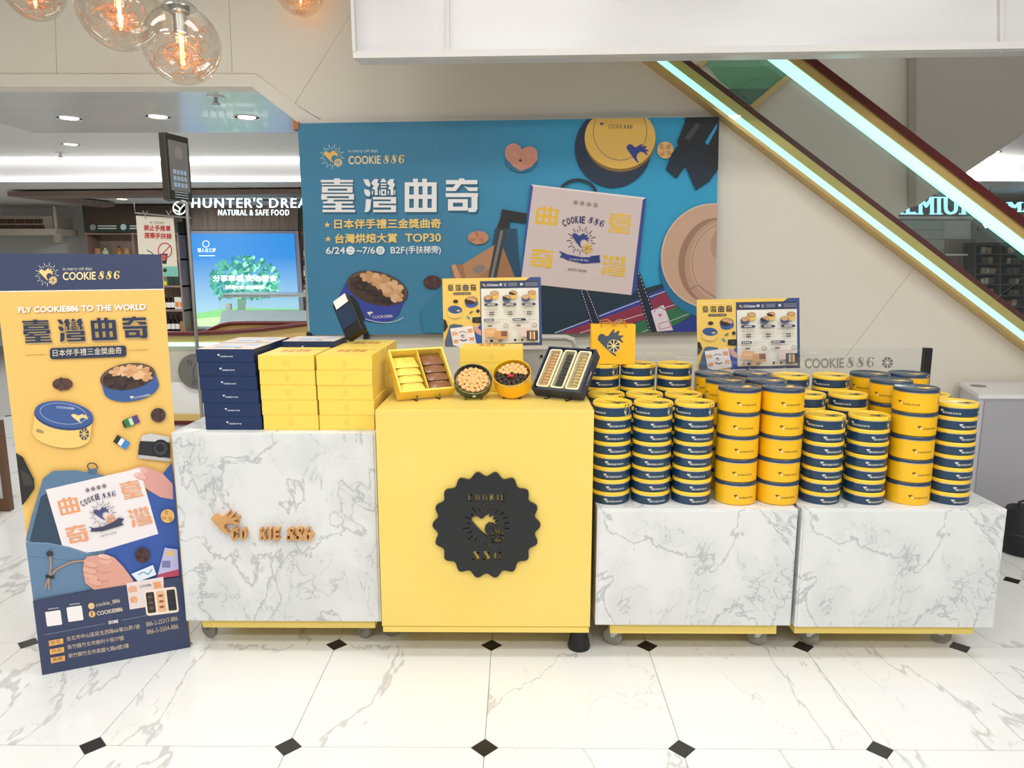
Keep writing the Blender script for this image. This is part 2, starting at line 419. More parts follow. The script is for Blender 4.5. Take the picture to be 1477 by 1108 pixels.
def printed_cookie(a, cx, cy, rx, ry, c1, c2, n=6):
    a.ell(cx, cy, rx, ry, c1, n=14)
    for k in range(n):
        t = 2 * PI * k / n; a.ell(cx + rx * 0.55 * math.cos(t), cy + ry * 0.55 * math.sin(t), rx * 0.38, ry * 0.30, c2 if k % 2 else c1, math.degrees(t), 8)

# ================================================================== THE SETTING
# floor: octagonal-cornered marble tiles with black diamond insets
TS = 0.6; TX0 = -0.10; TY0 = 1.995
fb = struct('floor', MB().box(-14, 14, -4, 14, -0.06, -0.004), M['grout'], 'polished white marble tile floor with black diamond insets')
c_ = 0.042; hw = TS / 2 - 0.0012; q_ = TS / 2 - c_
tm = MB().prism([(q_, -hw, -0.004), (hw, -q_, -0.004), (hw, q_, -0.004), (q_, hw, -0.004), (-q_, hw, -0.004), (-hw, q_, -0.004), (-hw, -q_, -0.004), (-q_, -hw, -0.004)], (0, 0, 0.004)).mesh('tile', M['tile'])
d_ = c_ - 0.0012
dm = MB().prism([(d_, 0, -0.004), (0, d_, -0.004), (-d_, 0, -0.004), (0, -d_, -0.004)], (0, 0, 0.004)).mesh('diamond_inset', M['inset'])
for i in range(-8, 8):
    for j in range(-3, 11):
        link_mesh('tile', tm, fb, (TX0 + TS * (i + 0.5), TY0 + TS * (j + 0.5), 0), (0, 0, 0))
        link_mesh('diamond_inset', dm, fb, (TX0 + TS * i, TY0 + TS * j, 0))
WD = 4.3
struct('ceiling', MB().box(-7, 7, -4, WD + 0.1, CEIL, CEIL + 0.1), M['white_paint'], 'white hall ceiling')
# back wall made of beige panels with diagonal joints
bw = px_prism([(432, 182), (452, 723), (1680, 723), (1477, 497), (866, 29), (674, -118), (-500, -118), (-500, 106), (369, 106), (463, 172)], WD + 0.012, 0.10)
wall = struct('wall_back', bw, M['wall_dark'], 'beige panelled escalator wall behind the counters')
PAN = [[(-500, -118), (75, -118), (82, 106), (-500, 106)], [(75, -118), (325, -118), (335, 106), (82, 106)],
       [(325, -118), (593, -118), (425, 150), (369, 106), (335, 106)],
       [(593, -118), (674, -118), (866, 27), (452, 658), (432, 182), (463, 172), (425, 150)],
       [(866, 27), (1103, 209), (689, 723), (452, 723), (452, 658)], [(1103, 209), (1325, 378), (1059, 723), (689, 723)],
       [(1325, 378), (1477, 497), (1680, 723), (1059, 723)]]
def shrink(pts, d):
    cx = sum(p[0] for p in pts) / len(pts); cy = sum(p[1] for p in pts) / len(pts)
    return [(x + (d if x < cx else -d), y) for x, y in pts]
for p in PAN:
    px_prism(shrink(p, 0.3), WD, 0.013).build('panel', M['wall'], wall)
# frame around the opening on the left, with its reveal and soffit
tr = px_prism([(-500, 106.5), (369, 106.5), (432, 155), (470, 178), (432, 182), (425, 173), (363, 125), (-500, 125)], WD - 0.012, 0.13)
struct('trim_1', tr, M['wall'], 'beige frame around the wide wall opening')
SOF = 2.43
a0 = P(-500, 125, WD + 0.11); zs = a0.z
sofpts = [(-8.0, WD + 0.11, zs), (P(363, 125, WD).x, WD + 0.11, zs), (P(363, 125, WD).x + 0.05, 5.95, zs), (PZ(75, 198, zs).x, 5.95, zs), (PZ(0, 178, zs).x, PZ(0, 178, zs).y, zs), (-8.0, 4.9, zs)]
sof = MB().prism(sofpts, (0, 0, 0.12))
M['soffit'] = grain('glossy_soffit', 'D6D7D8', 'DEDEDE', (0.6, 3.0, 1), 0.24, 2.0, 0.35, 0.0, 1.0)
struct('ceiling_soffit', sof, M['soffit'], 'glossy dropped soffit over the left opening')
# slanted reveal on the right of that opening
rv = MB().prism([P(363, 125, WD + 0.11), P(425, 173, WD + 0.11), P(436, 182, WD + 0.11), P(436, 160, WD + 0.11), P(380, 112, WD + 0.11)], (0, 1.5, 0))
struct('trim_2', rv, M['soffit'], 'slanted corner of the soffit')
# far ceilings, coves
struct('ceiling_far', MB().box(-12, -0.4, 5.96, 8.5, 2.62, 2.72), M['white_paint'], 'white far ceiling over the food shop')
struct('ceiling_far', MB().box(3.45, 12, 6.1, 8.5, 2.62, 2.72), M['white_paint'], 'white far ceiling over the second shop')
struct('wall_cove', MB().box(-12, 12, 8.5, 8.6, 2.36, 2.72), M['white_gloss'], 'white ceiling step with cove lights')
struct('ceiling_shop', MB().box(-12, 12, 8.6, 14, 2.36, 2.46), M['white_paint'], 'white shop ceiling')
for xx0, xx1 in ((-10, -1.6), (3.0, 10)):
    o = MB().box(xx0, xx1, 8.46, 8.497, 2.365, 2.395).build('cove_lamp', M['cove']); tag(o, 'glowing cove light strip %s' % ('above the food shop' if xx0 < 0 else 'above the second shop'), 'light strip')
    o = MB().box(xx0, xx1, 8.42, 8.495, 2.59, 2.615).build('cove_lamp', M['cove']); tag(o, 'thin upper cove strip %s' % ('above the food shop' if xx0 < 0 else 'above the second shop'), 'light strip')
struct('wall_shop', MB().box(-14, 14, 12.6, 12.7, 0, 2.4), M['white_paint'], 'white back wall of the shops')
struct('wall_left', MB().box(-12.1, -12, -4, 14, 0, 2.7), M['white_paint'], 'white side wall far left')
struct('wall_right', MB().box(12, 12.1, -4, 14, 0, 2.7), M['white_paint'], 'white side wall far right')
# wall and slanted column seen through the escalator glass
struct('wall_escalator', MB().prism([P(935, 30, 6.1), P(1325, 30, 6.1), P(1325, 292, 6.1), P(1296, 310, 6.1), P(1298, 760, 6.1), P(935, 760, 6.1)], (0, 0.1, 0)), M['wall'], 'beige wall beyond the escalator')
M['column'] = grain('taupe_panel', 'B9B0A2', 'C0B8AA', (1, 1, 1), 0.45, 1)
struct('wall_column', MB().prism([P(1322, 30, 5.95), P(1750, 30, 5.95), P(1750, 20, 5.95), P(1477, 193, 5.95), P(1396, 247, 5.95), P(1322, 298, 5.95)], (0, 0.12, 0)), M['column'], 'taupe slanted panel right of the escalator')
# white bulkhead above
bh = thing('bulkhead', P(513, 88, 3.6), 'long white panelled bulkhead hanging over the counters', 'bulkhead')
bh['kind'] = 'structure'
def bhp(x, y): return P(x, y, 3.6)
MB().prism([bhp(506, -140), bhp(513, 84), bhp(1560, 70), bhp(1560, -140)], (0, 0.12, 0)).build('panel', M['white_gloss'], bh)
MB().prism([bhp(512, 78), bhp(513, 88), bhp(1560, 73), bhp(1560, 63)], (0, -0.05, 0)).build('rail', M['white_paint'], bh)
MB().prism([bhp(503, -140), bhp(512, 80), bhp(516, 80), bhp(508, -140)], (0, -0.05, 0)).build('rail', M['white_paint'], bh)
for x in (646, 1441):
    MB().prism([bhp(x - 3, -140), bhp(x - 2.5, 77), bhp(x + 2.5, 77), bhp(x + 3, -140)], (0, -0.02, 0)).build('batten', M['white_paint'], bh)
# recessed downlights
def downlight(px, py, z, label, power=14):
    p = PZ(px, py, z)
    t = thing('downlight', (p.x, p.y, z), label, 'ceiling light', 'recessed downlights')
    MB().lathe([(0.085, -0.006), (0.085, 0), (0.062, 0.0)], 20, (p.x, p.y, z), cap0=False, cap1=False).build('trim_ring', M['white_gloss'], t)
    MB().lathe([(0.060, -0.004), (0.060, -0.001)], 20, (p.x, p.y, z)).build('lens', M['lamp_on'], t)
    l = bpy.data.lights.new('downlight_glow', 'AREA'); l.shape = 'DISK'; l.size = 0.11; l.energy = power; l.color = (1, 0.99, 0.97)
    lo = bpy.data.objects.new('downlight_glow', l); COL.objects.link(lo); lo.parent = t; lo.location = (0, 0, -0.008)
for x, y in ((100, 170), (228, 168), (356, 169)): downlight(x, y, zs, 'round downlight in the glossy soffit')
for x, y in ((102, 208), ): downlight(x, y, 2.62, 'round downlight in the white far ceiling beside a sprinkler', 26)
downlight(1432, 219, 2.62, 'round downlight in the ceiling behind the taupe slanted panel', 30)
for x, y, z, lb in ((311, 139, zs, 'small sprinkler head in the glossy soffit'), (87, 220, 2.62, 'small sprinkler head in the white far ceiling')):
    p = PZ(x, y, z)
    t = thing('sprinkler', (p.x, p.y, z), lb, 'sprinkler')
    MB().lathe([(0.05, -0.008), (0.05, 0)], 16, (p.x, p.y, z)).build('plate', M['white_gloss'], t)
    MB().lathe([(0.022, -0.05), (0.028, -0.045), (0.012, -0.035), (0.012, -0.008)], 12, (p.x, p.y, z)).build('head', M['steel'], t)

# ================================================================== ESCALATOR
def slope(x, xr, yr, k=0.762): return yr + k * (x - xr)
def band(y_at, th, x0, x1):       # strip parallel to the slope, y at x=1251 (top edge), px thickness
    return [(x0, slope(x0, 1251, y_at)), (x1, slope(x1, 1251, y_at)), (x1, slope(x1, 1251, y_at) + th), (x0, slope(x0, 1251, y_at) + th)]
es = thing('escalator_balustrade', P(1251, 330, 4.25), 'escalator balustrade with maroon handrail, gold trim and glowing teal strips', 'escalator')
def esc(name, y_at, th, D, t, m, x0=880, x1=1540): return px_prism(band(y_at, th, x0, x1), D, t).build(name, m, es, bevel=0.0)
esc('handrail', 141, 13, 4.16, 0.09, M['handrail'], 1060); esc('handrail_track', 154, 19, 4.18, 0.05, M['gold'], 1060)
esc('light_strip', 173, 19, 4.19, 0.03, M['teal_light'], 1060)
esc('lower_rail', 282, 10, 4.42, 0.07, M['handrail'], 880); esc('lower_rail_track', 292, 17, 4.40, 0.05, M['gold'], 880)
esc('light_strip', 308, 14, 4.34, 0.03, M['teal_light'], 880); esc('skirt', 315, 12, 4.36, 0.05, M['gold'], 880); esc('base_trim', 320, 6, 4.20, 0.14, M['gold'], 866)
for xa, xb in ((866, 1066), (1068, 1257), (1259, 1450), (1452, 1510)):
    # glass panes, joints perpendicular to the slope
    u = slope(xa, 1251, 190); v = slope(xb, 1251, 190)
    pts = [(xa + 50, slope(xa + 50, 1251, 192)), (xb + 50, slope(xb + 50, 1251, 192)), (xb - 32, slope(xb - 32, 1251, 320)), (xa - 32, slope(xa - 32, 1251, 320))]
    px_prism(pts, 4.235, 0.008).build('glass_pane', M['glass'], es)
# crossing escalator behind
ec = thing('crossing_escalator', P(1085, 150, 6.07), 'far escalator side with green glass crossing behind the near balustrade', 'escalator')
px_prism([(980, 40), (1150, 40), (1142, 105), (1087, 150), (1040, 118)], 6.07, 0.01).build('glass_pane', M['glass_teal'], ec)
px_prism([(1190, 62), (1198, 62), (1088, 158), (1082, 152)], 6.04, 0.05).build('gold_rail', M['gold'], ec)
px_prism([(1050, 128), (1120, 128), (1090, 152), (1075, 148)], 6.08, 0.019).build('base', mat('dark_teal_panel', '5E8478', 0.4), ec)
px_prism([(1006, 92), (1050, 50), (1058, 50), (1012, 97)], 6.04, 0.05).build('gold_rail', M['gold'], ec)

# ================================================================== BANNER
BD = 4.24
BAN = [(429, 178), (1037, 168.5), (1030, 478), (447, 483.5)]
ban = thing('wall_banner', P(740, 480, BD), 'wide teal-blue banner with white block characters and printed cookie tins', 'banner')
M['banner'] = grain('teal_banner', '3E83A6', '2FA0CB', (1, 1, 1), 0.6, 0.5)
nb = M['banner'].node_tree
for n_ in list(nb.nodes):
    if n_.type == 'VALTORGB':
        for l_ in list(nb.links):
            if l_.to_node == n_: nb.links.remove(l_)
        sx_ = nb.nodes.new('ShaderNodeSeparateXYZ'); tcx = [k for k in nb.nodes if k.type == 'TEX_COORD'][0]
        nb.links.new(tcx.outputs['Generated'], sx_.inputs[0]); nb.links.new(sx_.outputs[0], n_.inputs[0])
        n_.color_ramp.elements[0].position = 0.35; n_.color_ramp.elements[1].position = 0.75
px_prism(BAN, BD, 0.012).build('board', M['banner'], ban)
for x, y in ((427, 181), (446, 486), (528, 484)):
    px_prism([(x - 4, y - 7), (x + 4, y - 5), (x + 3, y + 5), (x - 4, y + 6)], BD - 0.006, 0.05).build('clip', mat('copper_clip', 'A86A38', 0.4, 0.5) if y < 200 else M['black'], ban)
A = Art(plane_fn((0, BD, 0), (0, -1, 0)))
def btop(x): return 178 + (x - 429) * (168.5 - 178) / 608 + 0.5
def brt(y): return 1037 - (y - 168.5) * 7 / 310 - 0.5
bclip = lambda x, y: (min(x, brt(y)), max(y, btop(x)))
CRM = 'F6D08A'
logo(A, 479, 226, 17.5, 'F2C262', CRM, 'CFE0DC')
A.text('in merry old days', 503, 221.5, 545, 221, 6, 'CFE0E0'); brand(A, 503, 237, 584, 235.5, 11.5, 'F4DFA8', 'F4D486', 0.3)
for sh, cc in (((2.0, 2.6), '2F6480'), ((0, 0), 'F1F0EE')):
    for i, (x0, y0, x1, y1) in enumerate(((463, 257.5, 512.5, 306.5), (524, 257.5, 571.5, 306.5), (584, 257.5, 630, 306), (643, 257.5, 689.5, 306))):
        title_char(A, i, frame(x0 + sh[0], y0 + sh[1], x1 - x0, y1 - y0), cc)
YB = 'F5D27C'
A.text('★', 468, 328.5, 477, 328.5, 9, YB); A.text('日本伴手禮三金獎曲奇', 483, 330, 636, 329, 13.5, YB, 0.45)
A.text('★', 469, 349, 478.5, 349, 9, YB); A.text('台灣烘焙大賞', 484, 351, 573, 350, 13.5, YB, 0.45); A.text('TOP30', 585, 349, 636, 348.5, 11.5, YB, 0.4)
WH = 'EDF0F0'
A.text('6/24', 471, 366.5, 498, 366, 9.5, WH, 0.3); A.ell(506, 361.5, 6.2, 6.2, WH); A.text('二', 503, 364.5, 509, 364.5, 5.5, '3A7FA0')
A.text('~7/6', 515, 366, 541, 366, 9.5, WH, 0.3); A.ell(549, 361.3, 6.2, 6.2, WH); A.text('日', 546.5, 365, 551.5, 365, 7, '3A7FA0')
A.text('B2F', 564, 365.5, 584, 365.3, 9, WH, 0.3); A.text('(手扶梯旁)', 586, 367.5, 636, 367, 12.5, WH, 0.25)
# printed objects
printed_open_tin(A, 544.5, 416, 45, 24, 25, 14, '3443A0')
A.sub(frame(0, 0, 1)).ring(543, 439, 46, 25, 1.2, 'C8C8E0', rot=14, n=24, a0=20, a1=160)
logo(A, 535, 452.5, 7, 'F0E6D0', 'F0E6D0', 'F0E6D0', rays=False, wh=False); A.text('COOKIE886', 538, 459.5, 567, 457.5, 4, 'E8E4DC')
A.ell(752, 231, 23, 18, '2B6E92'); A.ell(741.5, 222, 13, 15, 'D79A82', -20); A.ell(762, 226, 13, 15, 'D79A82', 30); A.poly([(729, 226), (740, 240), (751, 247), (766, 241), (776, 230), (752, 228)], 'D08E74')
for k in range(4): A.ring(742, 223, 11.5 - 2.6 * k, 13 - 2.8 * k, 0.7, 'B8745C', rot=-20, n=18); A.ring(762, 226, 11.5 - 2.6 * k, 13 - 2.8 * k, 0.7, 'B8745C', rot=30, n=18)
A.ell(750.5, 232, 2, 2, '35201C', n=8)
A.ell(884, 214, 55, 57, '1A2C44', 0, 40, bclip)
A.ell(894, 203, 51, 45.5, '8C6A2A', 0, 44, bclip); A.ell(894, 199, 51, 45, 'EFC05A', 0, 44, bclip)
A.ring(894, 190, 39, 42, 0.8, '3A4060', n=40, clip=bclip)
logo(A, 868.5, 180, 5.5, '2C3C86', '2C3C86', '2C3C86', rays=False, wh=False); A.text('COOKIE', 877, 186, 897, 186, 6, '4A3C2E'); fat886(A, 898, 186.5, 912, 187, 6.5, '2A2C4A')
fr = A.sub(frame(920, 222, 27, 27, 8)); fr.poly(HAND, '2C4090')
printed_cookie(A, 959, 217, 12, 12.5, 'E8BC7C', 'D09A5A', 8)
A.poly([bclip(*p) for p in ((988, 170), (1040, 166), (1040, 245), (1022, 262), (1003, 275), (988, 240), (975, 258), (960, 245), (968, 222), (982, 205))], '132434')
A.poly([bclip(*p) for p in ((990, 170), (1040, 166), (1040, 240), (1022, 245), (1012, 228), (1025, 190), (1010, 205), (985, 222), (976, 206))], '1A1B1E')
A.poly([(986, 200), (1003, 178), (1010, 180), (994, 203)], '44464A'); A.poly([(1016, 206), (1034, 178), (1033, 186), (1020, 210)], '2FA0CB')
printed_cookie(A, 690, 343, 15, 9.5, 'C98A6A', 'B87858', 7); printed_cookie(A, 624, 407, 13, 10, '4A2A2A', '5A3632', 6)
A.poly([(714, 330), (745, 330), (752, 415), (700, 415)], '1D4A66')
A.poly([(651, 383), (668, 381), (722, 348), (742, 398), (748, 412), (655, 410)], 'A4744E'); A.poly([(668, 381), (722, 348), (716, 378), (690, 400), (672, 402)], 'B98860'); A.poly([(651, 383), (657, 381), (668, 406), (660, 408)], 'C99A74')
A.ell(691, 388, 9, 6, '8B8078', -15)
A.poly([(724, 302), (760, 308), (758, 322), (736, 319), (734, 330), (716, 330), (722, 315)], '24221F'); A.poly([(718, 330), (731, 331), (714, 412), (702, 412)], '3C3A3A'); A.poly([(722, 333), (726, 333), (709, 412), (705, 412)], '7B7876')
A.poly([(745, 410), (915, 420), (1002, 396), (1034, 436), (1030, 477), (782, 481.5), (782, 470), (735, 440)], '17303F')
A.poly([(800, 480), (918, 432), (985, 402), (1000, 398), (985, 414), (830, 479)], '2A3F92'); A.poly([(806, 480.5), (930, 437), (968, 414), (1000, 420), (1012, 434), (900, 470), (870, 480)], '8F2F48')
A.poly([(880, 479.5), (945, 455), (1004, 430), (1015, 444), (955, 479)], '2C7048'); A.poly([(950, 479), (1020, 446), (1030, 450), (1030, 477.5)], '28398A')
A.line(800, 480, 985, 410, 1.0, 'D8D8DC'); A.line(836, 480, 1004, 430, 1.0, 'CCCCD4'); A.line(925, 479, 1014, 444, 0.8, 'CCCCD4')
for p in ([(912, 400), (922, 392), (954, 478.5), (936, 479)], [(836, 418), (848, 418), (872, 478), (856, 479)]):
    A.poly(p, '1A2238')
    for k in range(16):
        f_ = (k + 0.3) / 16
        for a_, b_ in ((p[0], p[3]), (p[1], p[2])):
            x = a_[0] + (b_[0] - a_[0]) * f_; y = a_[1] + (b_[1] - a_[1]) * f_; cxm = (p[0][0] + p[1][0]) / 2 + ((p[2][0] + p[3][0]) / 2 - (p[0][0] + p[1][0]) / 2) * f_
            x += 2.0 if x < cxm else -2.0; A.line(x, y, x + 0.6, y + 2.2, 0.8, 'D8DAE0')
A.poly([(938, 448), (956, 439.5), (970, 476), (947, 478)], 'E4D4DA'); logo(A, 952, 455, 5, 'C03040', 'C03040', 'C03040', rays=False, wh=False); A.ring(951, 452, 9, 9, 1.0, '6A5868', n=10, a0=190, a1=330)
A.line(949, 467, 964, 462.5, 0.8, 'C03040'); A.line(951, 475, 967, 471, 0.8, 'C03040'); A.line(949, 467, 951, 475, 0.8, 'C03040'); A.line(964, 462.5, 967, 471, 0.8, 'C03040')
A.ell(1022, 378, 70, 80, '1F6F98', 20, 44, bclip); A.ell(1026, 369, 73, 76, 'CBA489', 25, 48, bclip); A.ring(1026, 369, 73, 76, 2.0, 'DDBBA2', 25, 48, clip=bclip); A.ell(1028, 376, 50, 62, 'A07A62', 12, 44, bclip); A.ell(1036, 378, 49, 62, 'BD977E', 12, 44, bclip); A.ell(1044, 376, 50, 58, 'C9A48C', 12, 44, bclip); A.ring(1043, 376, 46, 54, 0.8, '8E6C56', 12, 44, clip=bclip); A.ell(1046, 352, 22, 26, 'B8927A', 20, 30, bclip); A.path([(994, 417), (1006, 411), (1032, 430)], 0.9, '7E5C48')
# printed box
A.ring(833, 280, 28, 22, 4, '20263A', n=20, a0=180, a1=360)
A.poly([(765, 266.5), (769, 268), (756, 411), (750, 409)], '3A4FA0'); A.poly([(926, 286), (931, 285.5), (917, 420), (909, 426)], '33468F'); A.poly([(766, 266.5), (931, 285.5), (926, 289), (769, 270)], 'F0E6E2')
A.poly([(769, 269), (926.5, 287.5), (910, 425.5), (751, 408)], 'DCC9C4')
OR = 'F0C040'
for ch, x, y, sz in (('曲', 790, 311, 32), ('臺', 895, 322, 34), ('奇', 782.5, 372.5, 32), ('灣', 885.5, 383, 35)):
    title_char(A, '臺灣曲奇'.index(ch), frame(x - sz / 2 + 1, y - sz * 0.46, sz, sz * 0.84, 6, -0.05), OR)
for k, ch in enumerate('真酥出品'): A.ell(829.5 + 9.6 * k, 292.5 + 1.2 * k, 3.8, 3.8, 'C4B0A8', n=14); A.text(ch, 827.5 + 9.6 * k, 295 + 1.2 * k, 832 + 9.6 * k, 295.3 + 1.2 * k, 5, '3A3036')
for k, (ch, x, y, r) in enumerate((('C', 815, 322.5, -18), ('O', 820.5, 320, -12), ('O', 826, 318.5, -6), ('K', 831.5, 317.8, 0), ('I', 836.3, 317.8, 4), ('E', 840.5, 318.3, 8))):
    q = math.radians(r); w_ = 1.6 if ch == 'I' else 4.2; A.text(ch, x - w_ / 2 * math.cos(q), y + 4 - w_ / 2 * math.sin(q), x + w_ / 2 * math.cos(q), y + 4 + w_ / 2 * math.sin(q), 9.5, '3A3C62', 0.35)
fat886(A, 846, 321, 870, 328, 9.5, '3A3C62')
logo(A, 838, 347, 20.5, '2C3C86', OR, '4A4458', 8)
A.poly([(805.5, 361.5), (818, 367), (838, 371), (858, 371), (864, 369.5), (865, 378.5), (840, 380), (816, 374.5), (813, 372), (807, 371), (810, 367)], '2C3C86'); A.poly([(851, 369.5), (865, 368), (862, 372.5), (864, 378), (852, 378)], '26347A')
A.text('in merry old days', 821, 376, 848, 378, 4.2, 'DDD0D0'); A.text('ESTD.2020', 819, 390, 845, 392.5, 3.2, '4A4458')
A.poly([(640, 415), (700, 425), (640, 480), (612, 480), (608, 450)], '2F7C9C')
A.build('print', ban)

# ================================================================== LEFT STANDING POSTER
pBL = PZ(62, 970, 0.0); pBR = PZ(275, 930, 0.0)
u_ = (pBR - pBL).normalized(); nP = Vector((u_.y, -u_.x, 0.0)).normalized()
if nP.y > 0: nP = -nP
po = thing('standing_poster', (pBL + pBR) / 2, 'tall yellow and navy foam board poster standing on the floor', 'poster')
fnP = plane_fn(pBL, nP)
OUT = [fnP(-12, 365, 0), fnP(233, 367, 0), pBR, pBL]
M['poster_yellow'] = mat('poster_yellow', 'EFC169', 0.55)
MB().prism(OUT, -nP * 0.008).build('board', M['poster_yellow'], po)
mid = (pBL + pBR) / 2 - nP * 0.009
MB().prism([mid + Vector((0, 0, 1.1)), mid + Vector((0, 0, 1.06)) - nP * 0.012, mid - nP * 0.34, mid - nP * 0.36, mid + Vector((0, 0, 1.1)) - nP * 0.012], u_ * 0.04).build('rear_strut', mat('grey_card', '8A8A88', 0.7), po)
A = Art(fnP)
NV = '35405F'
A.poly([(-12, 365), (233, 367), (236, 416.5), (-6, 420)], NV); A.poly([(-6, 420), (236, 416.5), (236, 418), (-6, 421.5)], 'EDE6DC')
logo(A, 68, 396, 17, 'F4CF86', CRM, 'D8D4C6'); A.text('in merry old days', 91, 391.5, 133, 391, 6, 'D8D4C6'); brand(A, 91, 404, 173.5, 402.5, 11, 'F4DFA8', 'F4D486', 0.3)
A.text('FLY COOKIE886 TO THE WORLD', 28, 452, 211, 447.5, 8, 'C09A58', 0.5); A.text('FLY COOKIE886 TO THE WORLD', 27, 451, 210, 446.5, 8, 'F4EFE6', 0.45)
for sh, cc in (((1.5, 2.0), 'C9AF7E'), ((0, 0), '28324E')):
    for i, (x0, y0, x1, y1) in enumerate(((32, 461.4, 72.5, 494.8), (82.5, 460, 120.5, 493), (130.5, 458.5, 166.5, 491), (176, 457, 211, 488.4))):
        a_ = frame(x0 + sh[0], y0 + sh[1], x1 - x0, y1 - y0, -1.6, 0.06); title_char(A, i, a_, cc)
pl = A.sub(frame(127.5, 508, 1, 1, -2)); pl.poly(round_poly(-55, -8, 55, 8, 4), '28324E'); A.text('日本伴手禮三金獎曲奇', 77, 514, 176, 510, 10, 'E9DCC0')
A.line(37, 512, 66, 511, 0.7, '8A6A3A'); A.line(187, 505, 214, 504, 0.7, '8A6A3A')
printed_open_tin(A, 184.5, 543, 40, 19, 17, -9, '3A5C96')
logo(A, 191, 573, 5, 'F0E8D8', 'F0E8D8', 'F0E8D8', rays=False, wh=False); A.text('COOKIE886', 194, 575, 217, 570, 3, 'E0DCD4')
printed_cookie(A, 91, 553.5, 15, 9, '5A3A34', '48302C', 7)
f_ = A.sub(frame(93, 597, 1, 1, 8))
f_.poly([(42 * math.cos(t), 19 * math.sin(t) + (29 if math.sin(t) >= 0 else 2)) for t in [2 * PI * i / 36 for i in range(36)]], 'F0C873'); f_.ell(0, 2.5, 43, 20, '2C4270'); f_.ell(0, 0, 42.5, 19, '3C5A94'); f_.ring(-1, -1, 34, 15, 0.6, 'B8C2D8', n=30)
hf = A.sub(frame(117, 603, 21, 13, 6)); hf.poly(HAND, 'F0CF8A'); A.text('COOKIE886', 82, 588, 108, 590, 3, 'D8D8E0')
wheel(A.sub(frame(122, 625, 0.8, 1.0, 0)), 0, 0, 9, '4A5060'); A.text('886', 53, 622, 63, 625, 5, '5A5048')
f_ = A.sub(frame(190, 607, 1, 1, -22)); f_.rect(-11, -6, 11, 6, '2C7A42'); f_.rect(3, -6, 11, 6, '5A3A7A'); f_.rect(-13, -5, -10, 5, '2A2A2A'); f_.rect(-3, -5, 2, 5, 'C8D8C0')
f_ = A.sub(frame(176, 637, 1, 1, 32)); f_.rect(-11, -6, 11, 6, '3A86C4'); f_.rect(-11, -6, -4, 6, '2A2A2A'); f_.rect(-4, -5, 2, 5, 'E8E4E0')
printed_cookie(A, 228.5, 598, 11, 10.5, '4A3530', '3A2824', 6)
A.poly([(205, 628), (216, 626), (245, 629), (246, 664), (199, 659), (201, 640)], '23252A'); A.poly([(205, 628), (216, 624), (230, 627), (245, 629), (245, 637), (203, 635)], 'C9C6C2'); A.poly([(200, 655), (246, 660), (246, 665), (199, 660)], 'B9B6B2')
A.ell(232, 646, 13, 13, '15161A'); A.ell(232, 646, 9.5, 9.5, '3A3D44'); A.ell(231, 645, 6, 6, '15161A')
A.poly([(24, 652), (34, 658), (50, 690), (51, 703), (38, 722), (33, 728)], '23211F'); A.poly([(30, 676), (44, 684), (49, 698), (36, 700)], '3C3936')
BG = '5B7996'
A.poly([(144, 787), (205, 720), (248, 666), (252, 700), (262, 830), (184, 841), (150, 820)], '3355A0')
A.poly([(38, 778), (47, 742), (63, 689), (77, 678), (110, 677), (150, 684), (180, 700), (150, 800), (92, 800)], BG); A.poly([(44, 778), (60, 715), (72, 707), (95, 792), (60, 790)], '2F4458')
A.ring(134, 672, 8, 6, 1.6, '2A2A2A', rot=15, n=16); A.poly([(127, 676), (141, 674), (140, 684), (128, 683)], '4C6884')
A.poly([(189, 675), (208, 671), (235, 682), (249, 697), (250, 719), (232, 716), (215, 706), (200, 694), (191, 686)], 'D79C90'); A.poly([(189, 675), (205, 672), (214, 678), (206, 684), (195, 682)], 'E2ADA0')
A.poly([(67, 705), (201.5, 674), (228.6, 768.5), (150, 792), (95, 800)], 'EAE2E2')
A.ell(203, 686, 10.5, 4.6, 'C08474', 22, 16); A.ell(202.6, 685.4, 9.8, 3.9, 'E4B2A6', 22, 16); A.ell(196.5, 683, 2.6, 1.8, 'F0CFC6', 22, 10)
A.poly([(38, 780), (70, 781), (101, 787), (140, 800), (164, 814), (174, 838), (138, 848), (49, 864)], '62809E'); A.path([(40, 800), (95, 806), (130, 812)], 0.8, '4A6480'); A.path([(38, 781), (70, 782), (101, 788), (140, 801)], 1.0, '7F9AB4')
PO = 'E8A070'
for ch, x, y, sz in (('曲', 98, 730, 29), ('臺', 188, 707, 30), ('奇', 110, 771, 30), ('灣', 200, 746, 31)):
    title_char(A, '臺灣曲奇'.index(ch), frame(x - sz / 2 - 1, y - sz * 0.38, sz, sz * 0.84, -12, 0.05), PO)
for k in range(4): A.ell(127 + 8 * k, 705.5 - 2 * k, 3, 3, '8A7A84', n=10)
for ch, x, y, r in (('C', 122, 728, -38), ('O', 126.5, 725.5, -30), ('O', 131, 723, -26), ('K', 136, 721, -20), ('I', 140, 719.5, -16), ('E', 143.5, 718.5, -14)):
    q = math.radians(r); w_ = 1.3 if ch == 'I' else 3.4; A.text(ch, x - w_ / 2 * math.cos(q), y - w_ / 2 * math.sin(q), x + w_ / 2 * math.cos(q), y + w_ / 2 * math.sin(q), 8, '4A4C66', 0.3)
fat886(A, 147.5, 718, 169, 713.5, 8, '4A4C66')
logo(A, 149, 739, 19, '4A4C7A', PO, '6A6478', -12)
A.poly([(128.5, 757), (136, 759.5), (150, 757), (165, 750), (172, 744.5), (180, 746), (176, 751), (179, 755), (165, 759), (148, 764), (131, 764.5), (133, 760.5)], '3A4058'); A.text('ESTD.2020', 147, 772.5, 169, 766.5, 2.6, '6A6478')
for p in ([(74, 797), (75, 815), (72, 830), (66, 846)], [(73, 828), (85, 817), (104, 808), (124, 806)], [(72, 830), (72, 848)]): A.path(p, 2.2, 'B58A6A')
